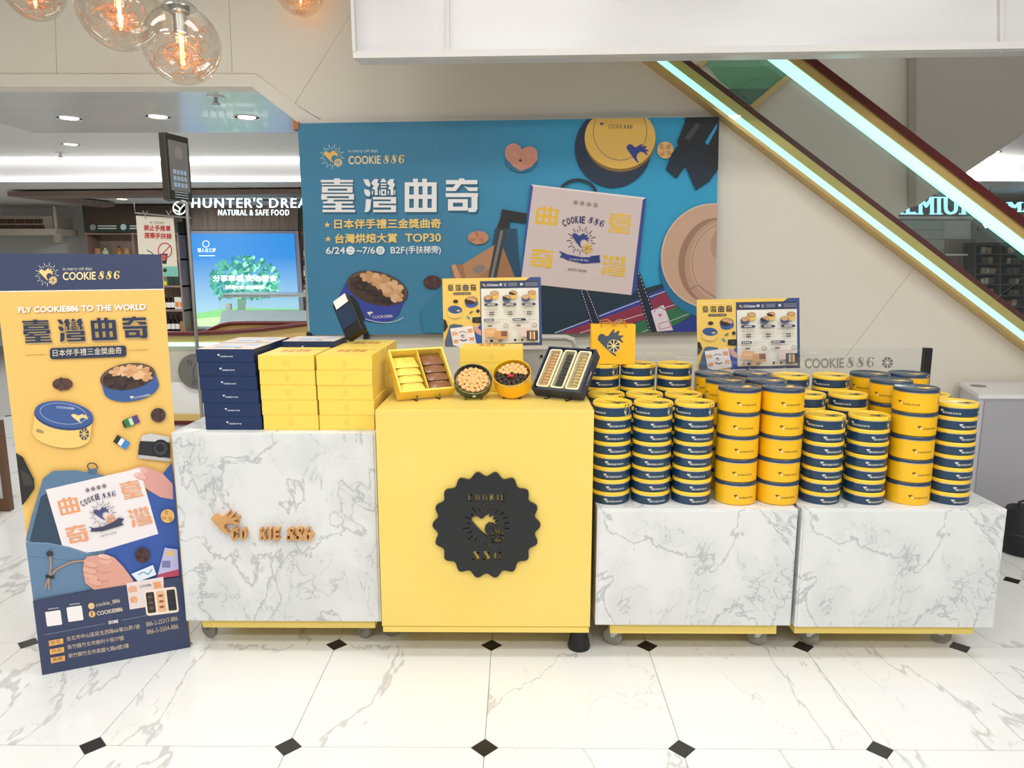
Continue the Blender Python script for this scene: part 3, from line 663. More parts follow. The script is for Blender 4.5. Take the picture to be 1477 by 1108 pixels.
A.ell(73, 796, 5, 4, '2C3238'); A.poly([(67, 826), (80, 828), (80, 832), (67, 831)], '22262A')
A.poly([(122, 806), (127, 800), (150, 797), (165, 801), (178, 814), (192, 833), (196, 842), (170, 846), (137, 848), (124, 838), (121, 822)], 'D99E8C'); A.path([(128, 815), (150, 824), (160, 822)], 0.8, 'B87A6A'); A.path([(126, 826), (145, 835), (158, 836)], 0.8, 'B87A6A'); A.poly([(144, 800), (158, 798), (163, 806), (155, 812), (146, 808)], 'E4B0A0')
for cx, cy, rx in ((133, 812, 10), (131, 821, 11), (133, 830, 11), (138, 838, 11)): A.ell(cx, cy, rx, 4.6, 'C4846F', 14, 16); A.ell(cx - 0.4, cy - 0.7, rx - 0.6, 3.9, 'E0A996', 14, 16)
A.ell(152, 801, 10, 4.2, 'C4846F', 12, 16); A.ell(152, 800.4, 9.4, 3.6, 'E6B5A4', 12, 16); A.ell(145, 799.5, 2.6, 1.7, 'F0CFC4', 12, 10)
printed_cookie(A, 242, 742, 10, 10, 'E2B468', 'C89448', 7); printed_cookie(A, 206, 798, 11, 11, '4A2E2A', '2E1C1A', 7)
A.poly([(190, 825), (221, 812), (226, 826), (200, 836)], 'DDE6EE'); A.path([(200, 826), (208, 822), (214, 826), (220, 818)], 1.5, '4A8AC0'); A.poly([(238, 787), (256, 790), (258, 818), (228, 826)], 'B8B4D8'); A.poly([(228, 826), (258, 818), (258, 828), (226, 832)], 'B04058')
A.rect(240, 792, 252, 799, 'D8B878'); A.rect(234, 806, 246, 816, '7A78A8')
A.poly([(49, 863), (138, 847.5), (262, 829), (275, 928), (274.5, 930), (62.5, 970)], NV)
# footer
A.poly([(183, 838), (236, 829), (237, 868), (188, 876)], 'E4D4D0'); A.text('曲', 187, 852, 198, 850, 9, PO, 0.4); A.text('奇', 189, 867, 200, 865, 9, PO, 0.4); A.text('臺', 222, 846, 234, 844, 9, PO, 0.4); A.text('COOKIE886', 202, 845, 219, 842, 3.5, '5A5468')
f_ = A.sub(frame(233, 864, 1, 1, -7)); f_.poly(round_poly(-23.5, -18.5, 23.5, 18.5, 4), 'F0DCCB')
for x, cc, c2 in ((-15, '3A2A28', '6A5044'), (0, 'E8B88C', '9A5A38'), (15, '2A2C3A', '1C1E2A')):
    f_.poly(round_poly(x - 6, -15, x + 6, 15, 2), '2A2624' if x != 0 else 'E4B48C')
    for k in range(7): f_.ell(x, -12 + 4 * k, 3.8, 1.9, c2 if k % 2 else cc, n=8)
for x, y in ((79, 888), (109.5, 881.5)):
    f_ = A.sub(frame(x, y, 1, 1, -8)); f_.poly(round_poly(-11, -10.5, 11, 10.5, 1.5), 'EFEAE6'); A.line(x - 8, y - 13, x + 7, y - 15, 1.6, 'A8A4B0')
A.ell(133, 870.5, 4.6, 4.6, 'EBCB90', n=18); A.ring(133, 870.5, 2.6, 2.6, 0.7, 'D0A868', n=14); A.ell(134, 882, 4.8, 4.8, 'E8B878', n=18); A.text('f', 132.8, 885.5, 135.6, 885.2, 6.5, NV, 0.2)
A.text('cookie_886', 140, 872.5, 174.5, 866, 6.5, 'E0D0B8'); A.text('COOKIE886', 141.5, 884, 178, 877.5, 5.5, 'E0D0B8', 0.2)
A.line(66, 911.5, 152.5, 895.5, 0.8, '8088A0'); A.line(176, 891, 212, 884, 0.8, '8088A0'); A.text('STORE', 158, 896.5, 171.5, 894, 4.2, 'F0EBE4', 0.25)
A.text('886-2-25317-886', 212, 900, 257, 891, 6.5, 'C9B49C'); A.text('886-3-5504-886', 213, 911, 258, 902.5, 6.5, 'C9B49C')
for k, (tg, tx, x1, dy) in enumerate((('台北', '台北市中山區民生西路66巷25弄1號', 203, 0), ('竹北', '新竹縣竹北市勝利十街77號', 180, 0), ('高鐵', '新竹縣竹北市高鐵七路6號2樓', 187, 0))):
    x0, y0 = 72 + 1.3 * k, 925 + 12.2 * k
    A.poly([(x0, y0 - 5), (x0 + 20.5, y0 - 8.5), (x0 + 21, y0 - 1), (x0 + 0.7, y0 + 3)], 'E5AE62')
    A.text(tg, x0 + 3.5, y0 + 0.5, x0 + 17.5, y0 - 2.2, 5.2, '4A3A34'); xs_ = 98.5 + 1.2 * k; ys_ = 920.5 + 12.2 * k; A.text(tx, xs_, ys_, x1, ys_ - (x1 - xs_) * 0.172, 6.6, 'D8C4A8')
A.build('print', po)

# ================================================================== COUNTERS
def caster(parent, x, y, ztop, r=0.03):
    c = thing_part('caster', parent, (x, y, 0))
    return c
def add_caster(root, x, y, ztop, r=0.032, yaw=0.5):
    br = MB().box(-0.022, 0.022, -0.02, 0.02, ztop - 0.008, ztop).add(*fork(r, ztop)).xform(Matrix.Translation((x, y, 0)) @ Matrix.Rotation(yaw, 4, 'Z')).build('caster', M['steel'], root)
    MB().lathe([(r * 0.8, -0.011), (r, -0.007), (r, 0.007), (r * 0.8, 0.011)], 18).xform(Matrix.Translation((x, y, r)) @ Matrix.Rotation(yaw, 4, 'Z') @ Matrix.Translation((0.0, 0.022, 0)) @ Matrix.Rotation(PI / 2, 4, 'Y')).build('wheel', M['rubber'], br)
def fork(r, zt):
    vs = []; fs = []
    for sx in (-0.016, 0.013):
        n = len(vs); b = MB().prism([(sx, -0.018, zt - 0.006), (sx, 0.02, zt - 0.006), (sx, 0.03, r), (sx, 0.015, r)], (0.003, 0, 0))
        vs += b.v; fs += [tuple(i + n for i in f) for f in b.f]
    return vs, fs
def marble_cart(name, px0, px1, pyt, pyb, D, depth, label, plx, plz, casters, x0=None, x1=None):
    a = P(px0, pyt, D); b = P(px1, pyt, D); zb = P((px0 + px1) / 2, pyb, D).z
    x0 = a.x if x0 is None else x0; x1 = b.x if x1 is None else x1; zt = (a.z + b.z) / 2
    t = thing(name, ((x0 + x1) / 2, D + depth / 2, 0), label, 'counter')
    MB().box(x0, x1, D + 0.004, D + depth, zb, zt).build('body', M['marble'], t, bevel=0.002)
    MB().box(x0 + 0.008, x1 - 0.008, D, D + 0.006, zb + 0.004, zt - 0.008).build('front_panel', M['marble'], t)
    MB().box(plx[0], plx[1], D + 0.03, D + depth - 0.04, plz, zb).build('plinth', M['yellow_lam'], t)
    for x, y in casters: add_caster(t, x, y, plz, 0.034 if plz > 0.09 else plz * 0.42, random.uniform(0.95, 1.5))
    return t, x0, x1, zt, zb
LD = 2.53
lc, lx0, lx1, LZ, lzb = marble_cart('marble_counter', 246, 541, 625, 897, LD, 0.56, 'white marble counter with wooden lettering and navy boxes on top', (P(292, 900, 2.56).x, P(541, 900, 2.56).x + 0.0), P(400, 905.5, 2.56).z, [(P(312, 915, 2.66).x, 2.64), (P(532, 915, 2.66).x, 2.64), (P(312, 915, 2.66).x, 3.02), (P(532, 915, 2.66).x, 3.02)])
# wooden hand and letters on its face
def extruded(polys, depth, m, name, parent, bevel=0.0):   # polys: list of outlines (x,z) world at front plane; holes by even-odd
    c = bpy.data.curves.new('o', 'CURVE'); c.dimensions = '2D'; c.fill_mode = 'BOTH'; c.extrude = depth / 2
    for pl_ in polys:
        sp = c.splines.new('POLY'); sp.points.add(len(pl_) - 1); sp.use_cyclic_u = True
        for q, (x, z) in zip(sp.points, pl_): q.co = (x, z, 0, 1)
    o = bpy.data.objects.new('o', c); COL.objects.link(o); bpy.context.view_layer.update()
    me = bpy.data.meshes.new_from_object(o.evaluated_get(bpy.context.evaluated_depsgraph_get()))
    bpy.data.objects.remove(o); bpy.data.curves.remove(c)
    me.materials.clear(); me.materials.append(m); return me
def place_extruded(polys, D, depth, m, name, parent):
    """outlines in photo pixels on plane y=D (front face)"""
    me = extruded([[(P(x, y, D).x, P(x, y, D).z) for x, y in p] for p in polys], depth, m, name, parent)
    l = parent_loc(parent)
    me.transform(Matrix.Translation((-l.x, D + depth / 2 - l.y, -l.z)) @ Matrix.Rotation(PI / 2, 4, 'X'))
    for p_ in me.polygons: p_.use_smooth = False
    o = bpy.data.objects.new(name, me); COL.objects.link(o); o.parent = parent; return o
def zz(pts, X0, Y0, k): return [(X0 + x / k, Y0 + y / k) for x, y in pts]
k5 = 1477 / 170
def ellp(cx, cy, rx, ry, n=20, a0=0): return [(cx + rx * math.cos(a0 + 2 * PI * i / n), cy + ry * math.sin(a0 + 2 * PI * i / n)) for i in range(n)]
LP = LD - 0.022
place_extruded([zz([(38,165),(50,135),(95,108),(125,130),(140,150),(180,140),(225,100),(262,70),(262,98),(235,130),(300,92),(335,95),(290,150),(385,140),(388,165),(320,185),(372,225),(355,245),(300,215),(245,215),(205,235),(198,280),(262,340),(240,362),(150,300)], 300, 730, k5)], LP, 0.022, M['wood_letter'], 'hand_emblem', lc)
LETS = [[[(288,330),(300,298),(335,285),(372,298),(372,335),(348,335),(348,318),(320,318),(318,400),(346,402),(346,375),(372,375),(370,410),(345,432),(310,430),(290,405)]],
        [ellp(442, 358, 38, 75, 20), ellp(442, 358, 14, 48, 16)],
        [[(642,288),(672,288),(672,345),(715,285),(738,285),(700,345),(735,430),(705,430),(682,375),(672,390),(672,430),(642,430)]],
        [[(762,285),(792,285),(792,430),(762,430)]],
        [[(815,285),(892,285),(892,310),(848,310),(848,345),(885,345),(885,368),(848,368),(848,405),(892,405),(892,430),(815,430)]]]
for pl_ in LETS: place_extruded([zz(p, 300, 730, k5) for p in pl_], LP, 0.022, M['wood_letter'], 'letter', lc)
def S8(cx, cy): return [[(cx - 40, cy - 55), (cx - 22, cy - 75), (cx + 15, cy - 80), (cx + 42, cy - 65), (cx + 46, cy - 40), (cx + 22, cy - 12), (cx + 50, cy + 20), (cx + 48, cy + 55), (cx + 15, cy + 78), (cx - 30, cy + 76), (cx - 55, cy + 55), (cx - 52, cy + 25), (cx - 22, cy + 2), (cx - 42, cy - 25)], ellp(cx + 14, cy - 46, 15, 20, 12), ellp(cx - 20, cy + 40, 20, 26, 12)]
for cx in (1030, 1140): place_extruded([zz(p, 300, 730, k5) for p in S8(cx, 358)], LP, 0.022, M['wood_letter'], 'numeral', lc)
place_extruded([zz(p, 300, 730, k5) for p in ([(1185,390),(1195,330),(1225,285),(1262,276),(1270,290),(1250,315),(1240,340),(1285,335),(1318,360),(1312,400),(1285,435),(1235,440),(1200,425)], ellp(1252, 392, 16, 36, 12))], LP, 0.022, M['wood_letter'], 'numeral', lc)
# yellow counter
YD = 2.50
yx0, yx1 = P(541, 592, YD).x, P(857, 592, YD).x
YZ = P(700, 592, YD).z; YB_ = P(700, 912, YD).z
yc = thing('yellow_counter', ((yx0 + yx1) / 2, YD + 0.3, 0), 'tall yellow counter with scalloped black emblem on its front', 'counter')
yx0 = max(yx0, lx1 + 0.002)
MB().box(yx0, yx1, YD, YD + 0.60, YB_ + 0.022, YZ).build('body', M['yellow_lam'], yc, bevel=0.0015)
MB().box(yx0 + 0.004, yx1 - 0.004, YD - 0.001, YD + 0.58, YB_, YB_ + 0.020).build('plinth', M['yellow_lam'], yc)
MB().lathe([(0.042, 0), (0.044, 0.01), (0.034, 0.05), (0.034, YB_)], 20, (P(836, 920, 2.56).x, 2.585, 0)).build('foot', M['black'], yc)
MB().lathe([(0.042, 0), (0.044, 0.01), (0.034, 0.05), (0.034, YB_)], 20, (P(836, 920, 2.56).x, 3.03, 0)).build('foot', M['black'], yc)
for x, y in ((P(572, 915, 2.7).x, 2.66), (P(572, 915, 2.7).x, 3.02)): add_caster(yc, x, y, YB_, 0.034, 1.2)
# scalloped emblem with cut-outs
k1 = 1108 / 165
sc_ = []
for i in range(180):
    t = 2 * PI * i / 180; r = 500 + 24 * math.cos(18 * t + PI) ; sc_.append((548 + r * math.sin(t), 555 - r * 0.985 * math.cos(t)))
EMB = [sc_, [(x * 215 + 545, y * 215 + 560) for x, y in HAND]]
for k in range(8):
    t0 = 2 * PI * (k + 0.14) / 8; t1 = 2 * PI * (k + 0.86) / 8; cx, cy, r = 655, 665, 68
    EMB.append([(cx + 14 * math.cos((t0 + t1) / 2), cy + 14 * math.sin((t0 + t1) / 2))] + [(cx + r * math.cos(t0 + (t1 - t0) * i / 3), cy + r * math.sin(t0 + (t1 - t0) * i / 3)) for i in range(4)])
for k in range(24):
    t = 2 * PI * (k + 0.5) / 24; lo, hi = (165, 225) if k % 2 else (150, 185); wv = 4.5
    if 20 < math.degrees(t) < 55: continue
    if 330 < math.degrees(t) or math.degrees(t) < 20: lo, hi = 175, 225
    c, s_ = math.cos(t), math.sin(t); EMB.append([(545 + lo * c - wv * s_, 560 + lo * s_ + wv * c), (545 + hi * c - wv * s_, 560 + hi * s_ + wv * c), (545 + hi * c + wv * s_, 560 + hi * s_ - wv * c), (545 + lo * c + wv * s_, 560 + lo * s_ - wv * c)])
def L_(ox, pts): return [(ox + x, 250 + y) for x, y in pts]
EMB += [L_(372, [(0,10),(10,0),(32,0),(40,10),(40,24),(26,24),(26,12),(14,12),(14,66),(26,66),(26,54),(40,54),(40,68),(30,78),(10,78),(0,68)])]
for ox in (442, 512): EMB += [L_(ox, [(0,10),(10,0),(18,0),(14,12),(14,66),(18,78),(10,78),(0,68)]), L_(ox, [(28,0),(32,0),(42,10),(42,68),(32,78),(28,78),(30,66),(30,12)])]
EMB += [L_(582, [(0,0),(14,0),(14,30),(30,0),(46,0),(28,36),(46,78),(30,78),(18,52),(14,58),(14,78),(0,78)]), L_(650, [(0,0),(14,0),(14,78),(0,78)]), L_(690, [(0,0),(36,0),(36,12),(14,12),(14,32),(30,32),(30,44),(14,44),(14,66),(36,66),(36,78),(0,78)])]
for cx in (445, 548):
    EMB += [[(cx - 28, 810), (cx + 2, 804), (cx + 8, 830), (cx + 34, 862), (cx + 30, 895), (cx + 5, 900), (cx + 2, 872), (cx - 26, 838)]]
    EMB += [[(cx + 14, 806), (cx + 34, 818), (cx + 30, 830), (cx + 14, 832)], [(cx - 40, 868), (cx - 20, 862), (cx - 12, 888), (cx - 30, 894)]]
EMB += [[(650, 806), (624, 830), (616, 860), (624, 888), (646, 898), (640, 860), (642, 830)], [(658, 850), (684, 856), (690, 878), (660, 898), (664, 870)], [(664, 808), (684, 812), (690, 826), (672, 830)]]
place_extruded([zz(p, 620, 675, k1) for p in EMB], YD - 0.014, 0.0135, M['emblem'], 'emblem_plate', yc)
# low marble carts
RD = 2.50
r1, r1x0, r1x1, RZ, rzb = marble_cart('marble_cart', 862, 1152, 735, 903, RD, 0.68, 'low white marble cart beside the tall yellow counter, loaded with tins', (P(880, 905, 2.53).x, P(1120, 905, 2.53).x), P(1000, 914, 2.53).z, [(P(890, 918, 2.64).x, 2.60), (P(1095, 918, 2.64).x, 2.60), (P(890, 918, 2.64).x, 3.08), (P(1095, 918, 2.64).x, 3.08)])
r2, r2x0, r2x1, RZ2, rzb2 = marble_cart('marble_cart', 1158, 1454, 735, 906, RD, 0.68, 'low white marble cart beside the white cabinet, loaded with tins', (P(1146, 905, 2.53).x, P(1405, 905, 2.53).x), P(1250, 914, 2.53).z, [(P(1166, 918, 2.66).x, 2.60), (P(1356, 918, 2.66).x, 2.62), (P(1166, 918, 2.66).x, 3.08), (P(1356, 918, 2.66).x, 3.08)])

# ================================================================== TINS
ORD = ['bottom', 'second up', 'third up', 'fourth up', 'fifth up', 'sixth up', 'seventh up', 'eighth up', 'ninth up', 'topmost']
NTH = ['first', 'second', 'third', 'fourth', 'fifth', 'sixth', 'seventh', 'eighth', 'ninth']
def tin_kit(R, h, lid_h, body_m, lid_m, inkc, logo_z, lidink, nm):
    hb = h - lid_h
    k = {}
    k['body'] = MB().lathe([(R - 0.004, 0), (R - 0.0035, 0.001), (R, 0.004), (R, hb)], 48, cap1=True).mesh('body', body_m)
    k['rim'] = MB().lathe([(R + 0.0004, hb - 0.0032), (R + 0.0014, hb - 0.0022), (R + 0.0014, hb - 0.0002), (R, hb)], 48, cap0=False, cap1=False).mesh('rim', M['tin_metal'])
    rl = R + 0.0008
    k['lid'] = MB().lathe([(rl, hb), (rl, h - 0.0035), (rl - 0.001, h - 0.0012), (rl - 0.003, h), (rl - 0.006, h - 0.0004), (rl - 0.008, h - 0.0018)], 48, cap0=True, cap1=True).mesh('lid', lid_m)
    def cyl(x, y, off): return ((R + off) * math.sin(x / R), -(R + off) * math.cos(x / R), y)
    a = Art(cyl, 0.000004, 0.0002); f = a.sub(lambda x, y: (x, logo_z - y))
    s = R / 0.0705 * 1.45
    logo(f, -0.017 * s, -0.002, 0.0075 * s, inkc, 'F0EDE4', inkc, rays=False, wh=True)
    f.text('COOKIE', -0.011 * s, 0.0045 * s, 0.007 * s, 0.0045 * s, 0.0042 * s, inkc, 0.00012); fat886(f, 0.008 * s, 0.0045 * s, 0.020 * s, 0.0045 * s, 0.0045 * s, inkc); wheel(f, 0.0235 * s, 0.0022 * s, 0.0022 * s, inkc)
    k['body_print'] = a.mesh('body_print'); a = Art(cyl, 0.000004, 0.0002); f = a.sub(lambda x, y: (x, hb * 0.52 - y)); s = R / 0.0705; W0 = R * 1.75
    rw_ = 0.015 if hb > 0.04 else hb * 0.43
    f.ell(W0, 0.0, rw_ * 1.1, rw_ * 1.1, '20242C' if hb > 0.04 else 'EDE2BC', n=20); wheel(f, W0, 0.0, rw_, 'F0D46A' if hb > 0.04 else '2A3A4C')
    k['wheel_print'] = a.mesh('wheel_print')
    def top(x, y, off): return (x, -y, h - 0.0018 + off)
    a = Art(top, 0.00001, 0.00015); a.ring(0, 0, R * 0.80, R * 0.80, 0.0006, lidink, n=40)
    f = a.sub(frame(R * 0.52, -R * 0.05, R * 0.68, R * 0.68, -48)); f.poly(HAND, lidink if nm == 'n' else 'EFC36A')
    logo(a, -R * 0.30, -R * 0.45, R * 0.12, lidink, lidink, lidink, rays=False, wh=False); a.text('COOKIE886', -R * 0.62, R * 0.1, -R * 0.05, R * 0.1, R * 0.10, lidink)
    k['lid_print'] = a.mesh('lid_print')
    def side(x, y, off): return ((rl + off) * math.sin(x / R), -(rl + off) * math.cos(x / R), hb + y)
    a = Art(side, 0.00001, 0.00015); q = R * 1.62
    c = lidink if nm == 'n' else 'EFC36A'
    a.poly([(q - 0.006, lid_h * 0.1), (q - 0.002, lid_h * 0.1), (q + 0.001, lid_h * 0.8), (q - 0.004, lid_h * 0.8)], c); a.poly([(q + 0.010, lid_h * 0.3), (q + 0.016, lid_h * 0.5), (q + 0.016, lid_h * 0.8), (q + 0.006, lid_h * 0.8)], c)
    k['lid_side_print'] = a.mesh('lid_side_print')
    return k
HN, HY = 0.0468, 0.0858
KN = tin_kit(0.0705, HN, 0.0125, M['tin_navy'], M['lid_yellow'], 'E6DFC8', 0.0165, '3A3C30', 'n')
KY = tin_kit(0.0755, HY, 0.0115, M['tin_yellow'], M['lid_navy'], '3E3214', 0.034, 'C9CCD2', 'y')
def tin(kind, x, y, z, ang, label, group, top):
    K = KN if kind == 'n' else KY
    t = thing('cookie_tin', (x, y, z), label, 'tin', group, (0, 0, ang))
    for p_ in ('body', 'rim', 'lid'): link_mesh(p_, K[p_], t)
    link_mesh('body_print', K['body_print'], t)
    if top: link_mesh('wheel_print', K['wheel_print'], t); link_mesh('lid_print', K['lid_print'], t); link_mesh('lid_side_print', K['lid_side_print'], t)
ROWS = {}
def pos(px, D): return P(px, 640, D).x
ROWY = (2.615, 2.785, 2.955)
FRONTX = [883.5, 943, 1003, 1067.5, 1130, 1193.5, 1258, 1322.5, 1383]
KINDS = [['n', 8, 'n', 8, 'n', 10]] * 3 + [['y', 5, 'y', 5, 'y', 5]] * 2 + [['n', 7, 'n', 8, 'n', 9]] * 2 + [['y', 5, 'y', 5, 'y', 5], ['n', 8, 'n', 8, 'y', 5]]
XB = []
rj = random.Random(3)
for c in range(9):
    x0 = P(FRONTX[c], 718, ROWY[0] - 0.07).x
    LASTX = XB
    for r in range(3):
        kd, n = KINDS[c][2 * r], KINDS[c][2 * r + 1]
        x = x0 + (-0.004 if r == 1 else -0.006 if r == 2 else 0)
        h = HN if kd == 'n' else HY
        if c == 8 and r == 2: x = x0 - 0.005
        Rt = 0.0720 if kd == 'n' else 0.0770
        prev = [e for e in XB if e[0] == r]
        lim = max([e[1] + e[2] for e in prev] + [yx1 + 0.002]) + Rt + 0.0032
        x = max(x, lim); XB.append((r, x, Rt))
        for i in range(n):
            top = i == n - 1
            ang = (math.radians(rj.uniform(-4, 12)) if not top else (math.radians(rj.uniform(-58, -44)) if not (kd == 'y' and r == 0 and c < 6) else 0.05))
            nm = 'navy tin with yellow lid' if kd == 'n' else 'yellow tin with navy lid'
            o_ = 'topmost' if top else ORD[i]
            lb = '%s, %s, %s %s-row stack from the yellow counter' % (nm, o_, NTH[c], ('front', 'middle', 'back')[r])
            tin(kd, x + rj.uniform(-0.0015, 0.0015), ROWY[r] + rj.uniform(-0.0015, 0.0015), RZ + 0.0005 + i * (h + 0.00005), ang, lb, 'stacked cookie tins on the low marble carts', top)

# ================================================================== BOX STACKS ON LEFT COUNTER
def box_kit(wd, dp, h, m, front, topart):
    k = {'base': MB().box(-wd / 2 + 0.001, wd / 2 - 0.001, 0.001, dp - 0.001, 0, h * 0.3).mesh('base', m),
         'lid': MB().box(-wd / 2, wd / 2, 0, dp, h * 0.06, h).mesh('lid', m)}
    a = Art(lambda x, y, off: (x, -off, y), 0.00002, 0.0002); front(a); k['front_print'] = a.mesh('front_print')
    a = Art(lambda x, y, off: (x, y, h + off), 0.00002, 0.0002); topart(a); k['top_print'] = a.mesh('top_print')
    return k
NW, NDp, NH = 0.206, 0.205, 0.0492
YW, YDp, YH = 0.200, 0.25, 0.0548
def nfront(a):
    f = a.sub(lambda x, y: (x, NH * 0.52 - y)); logo(f, -0.022, -0.002, 0.008, 'E9ECF2', 'E9ECF2', 'E9ECF2', rays=False, wh=False)
    f.text('COOKIE', -0.017, 0.005, 0.006, 0.005, 0.0045, 'DDE2EC', 0.0002); fat886(f, 0.008, 0.005, 0.022, 0.005, 0.0048, 'DDE2EC'); wheel(f, 0.0255, 0.0028, 0.0026, 'DDE2EC')
def ntop(a):
    a.rect(-NW / 2, 0, NW / 2, NDp, 'D8C8BC'); a.ell(-0.02, 0.10, 0.04, 0.035, 'B9CBE8', n=20); a.poly([(-0.06, 0.05), (0.0, 0.06), (0.01, 0.075), (-0.055, 0.065)], '2E3C70'); a.ell(0.05, 0.14, 0.03, 0.02, '9DB8E4', n=16); a.ell(0.03, 0.05, 0.015, 0.012, '6A4A44', n=12)
def yfront(a):
    f = a.sub(lambda x, y: (x, YH * 0.5 - y)); f.ring(0, 0, 0.0105, 0.0125, 0.0006, 'CC9A3C', n=24); f.ring(0, -0.004, 0.004, 0.003, 0.0008, 'CC9A3C', n=12); f.line(-0.004, 0.003, 0.004, 0.003, 0.0009, 'C48E34'); f.line(-0.003, 0.006, 0.003, 0.006, 0.0009, 'C48E34'); f.line(0.02, YH * 0.38, 0.06, YH * 0.38, 0.0008, 'E8C24A')
def ytop(a):
    for k in range(4):
        for j in range(3): a.poly([(-0.055 + 0.028 * k, 0.10 + 0.028 * j), (-0.033 + 0.028 * k, 0.10 + 0.028 * j), (-0.033 + 0.028 * k, 0.122 + 0.028 * j), (-0.055 + 0.028 * k, 0.122 + 0.028 * j)], ['E09A3C', 'C8782C', 'D8A850'][(k + j) % 3])
    a.line(0.06, 0.165, 0.088, 0.165, 0.003, 'C48E34'); a.line(0.062, 0.173, 0.086, 0.173, 0.003, 'C48E34'); a.line(-0.08, 0.04, 0.08, 0.04, 0.0015, 'E8C24A')
KNB = box_kit(NW, NDp, NH, M['box_navy'], nfront, ntop)
KYB = box_kit(YW, YDp, YH, M['box_yellow'], yfront, ytop)
def giftbox(K, x, y, z, ang, label, group, top, front=True):
    t = thing('gift_box', (x, y, z), label, 'box', group, (0, 0, ang))
    link_mesh('base', K['base'], t); link_mesh('lid', K['lid'], t)
    if front: link_mesh('front_print', K['front_print'], t)
    if top: link_mesh('top_print', K['top_print'], t)
def stack(K, h, x, y, n, ang, color, where, dz=0.0003, z0=None, jit=0.002, drift=0.0):
    z0 = LZ + 0.0005 if z0 is None else z0
    for i in range(n):
        o_ = 'topmost' if i == n - 1 else ORD[i]
        giftbox(K, x - drift * i + rj.uniform(-jit, jit), y + rj.uniform(-jit, jit), z0 + i * (h + dz), ang + rj.uniform(-0.008, 0.008), '%s gift box, %s, in the %s' % (color, o_, where), 'gift boxes on the counters', i == n - 1)
bx = lambda px, D: P(px, 612, D).x
NY = LD + 0.05
nx = (bx(297.5, NY) + bx(378, NY)) / 2
stack(KNB, NH, nx, NY, 6, 0, 'navy', 'front navy stack', drift=0.0035)
stack(KNB, NH, nx - 0.018, NY + 0.215, 6, 0, 'navy', 'rear stack directly behind the front navy stack')
stack(KYB, YH, (bx(380, NY) + bx(459, NY)) / 2 + 0.001, NY, 5, 0.0, 'yellow', 'front stack touching the navy boxes', drift=0.0012)
stack(KYB, YH, (bx(461, NY) + bx(538, NY)) / 2 + 0.003, NY, 5, 0.0, 'yellow', 'front stack nearest the open yellow box', drift=0.001)
stack(KNB, NH, nx + 0.208, NY + 0.262, 6, 0, 'navy', 'rear stack behind the yellow boxes')
stack(KYB, YH, (bx(461, NY) + bx(538, NY)) / 2 + 0.003, NY + 0.262, 5, 0.0, 'yellow', 'rear stack behind the other yellow boxes')
o = MB().lathe([(0.028, 0), (0.03, 0.001), (0.028, 0.002)], 24, (PZ(276, 621, LZ).x, PZ(276, 621, LZ).y, LZ)).build('sticker', mat('white_paper', 'EFEDE6', 0.6))
tag(o, 'round white sticker on the marble counter beside the navy boxes', 'sticker')
# yellow boxes behind the display tins
KYL = box_kit(0.252, 0.19, 0.0575, M['box_yellow'], yfront, ytop)
for i in range(3):
    giftbox(KYL, P(709, 540, 2.87).x, 2.87, YZ + 0.0005 + i * 0.0578, 0, 'yellow gift box, %s, in the stack behind the open tins' % ('bottom', 'second up', 'topmost')[i], 'gift boxes on the counters', i == 2)

# ================================================================== DISPLAY ITEMS ON YELLOW COUNTER
def easel(parent, mtx):
    for sx in (-0.045, 0.045):
        MB().tube([(sx, -0.005, 0.022), (sx, -0.012, 0.006), (sx, 0.0, 0.002), (sx, 0.07, 0.003), (sx, 0.075, 0.09)], 0.0025, 6).xform(mtx).build('easel_wire', M['black'], parent, world=False)
def open_box(loc, yaw, lean, W_, H_, T_, m, label, name):
    t = thing(name, loc, label, 'box', None, (0, 0, yaw))
    L = Matrix.Translation((0, 0.012, 0.004 + T_ * 0.0)) @ Matrix.Rotation(-lean, 4, 'X')
    th = 0.009
    # local: x width, z height, y depth (front open at y=-T_)
    L = Matrix.Translation((0, T_ * math.cos(lean), 0.003 + 0.0)) @ Matrix.Rotation(-lean, 4, 'X')
    # lowest corner is (y=0,z=0) after lean about X by -lean: y'=y cos + z sin ; z'=-y sin + z cos
    return t, L, th
def lean_frame(lean, T_):
    # maps local (x, y depth from back plane 0 to front -T_, z up the face) ; front face tilts up to the sky
    R_ = Matrix.Rotation(-lean, 4, 'X')
    lowest = min((R_ @ Vector((0, y, 0))).z for y in (0, -T_))
    return Matrix.Translation((0, 0, 0.004 - lowest)) @ R_
def shell(t, L, W_, H_, T_, th, m):
    MB().box(-W_ / 2, W_ / 2, -0.004, 0, 0, H_).xform(L).build('back_panel', m, t, world=False)
    MB().box(-W_ / 2, -W_ / 2 + th, -T_, -0.004, 0, H_).xform(L).build('side_wall', m, t, world=False)
    MB().box(W_ / 2 - th, W_ / 2, -T_, -0.004, 0, H_).xform(L).build('side_wall', m, t, world=False)
    MB().box(-W_ / 2 + th, W_ / 2 - th, -T_, -0.004, 0, th).xform(L).build('bottom_wall', m, t, world=False)
    MB().box(-W_ / 2 + th, W_ / 2 - th, -T_, -0.004, H_ - th, H_).xform(L).build('top_wall', m, t, world=False)
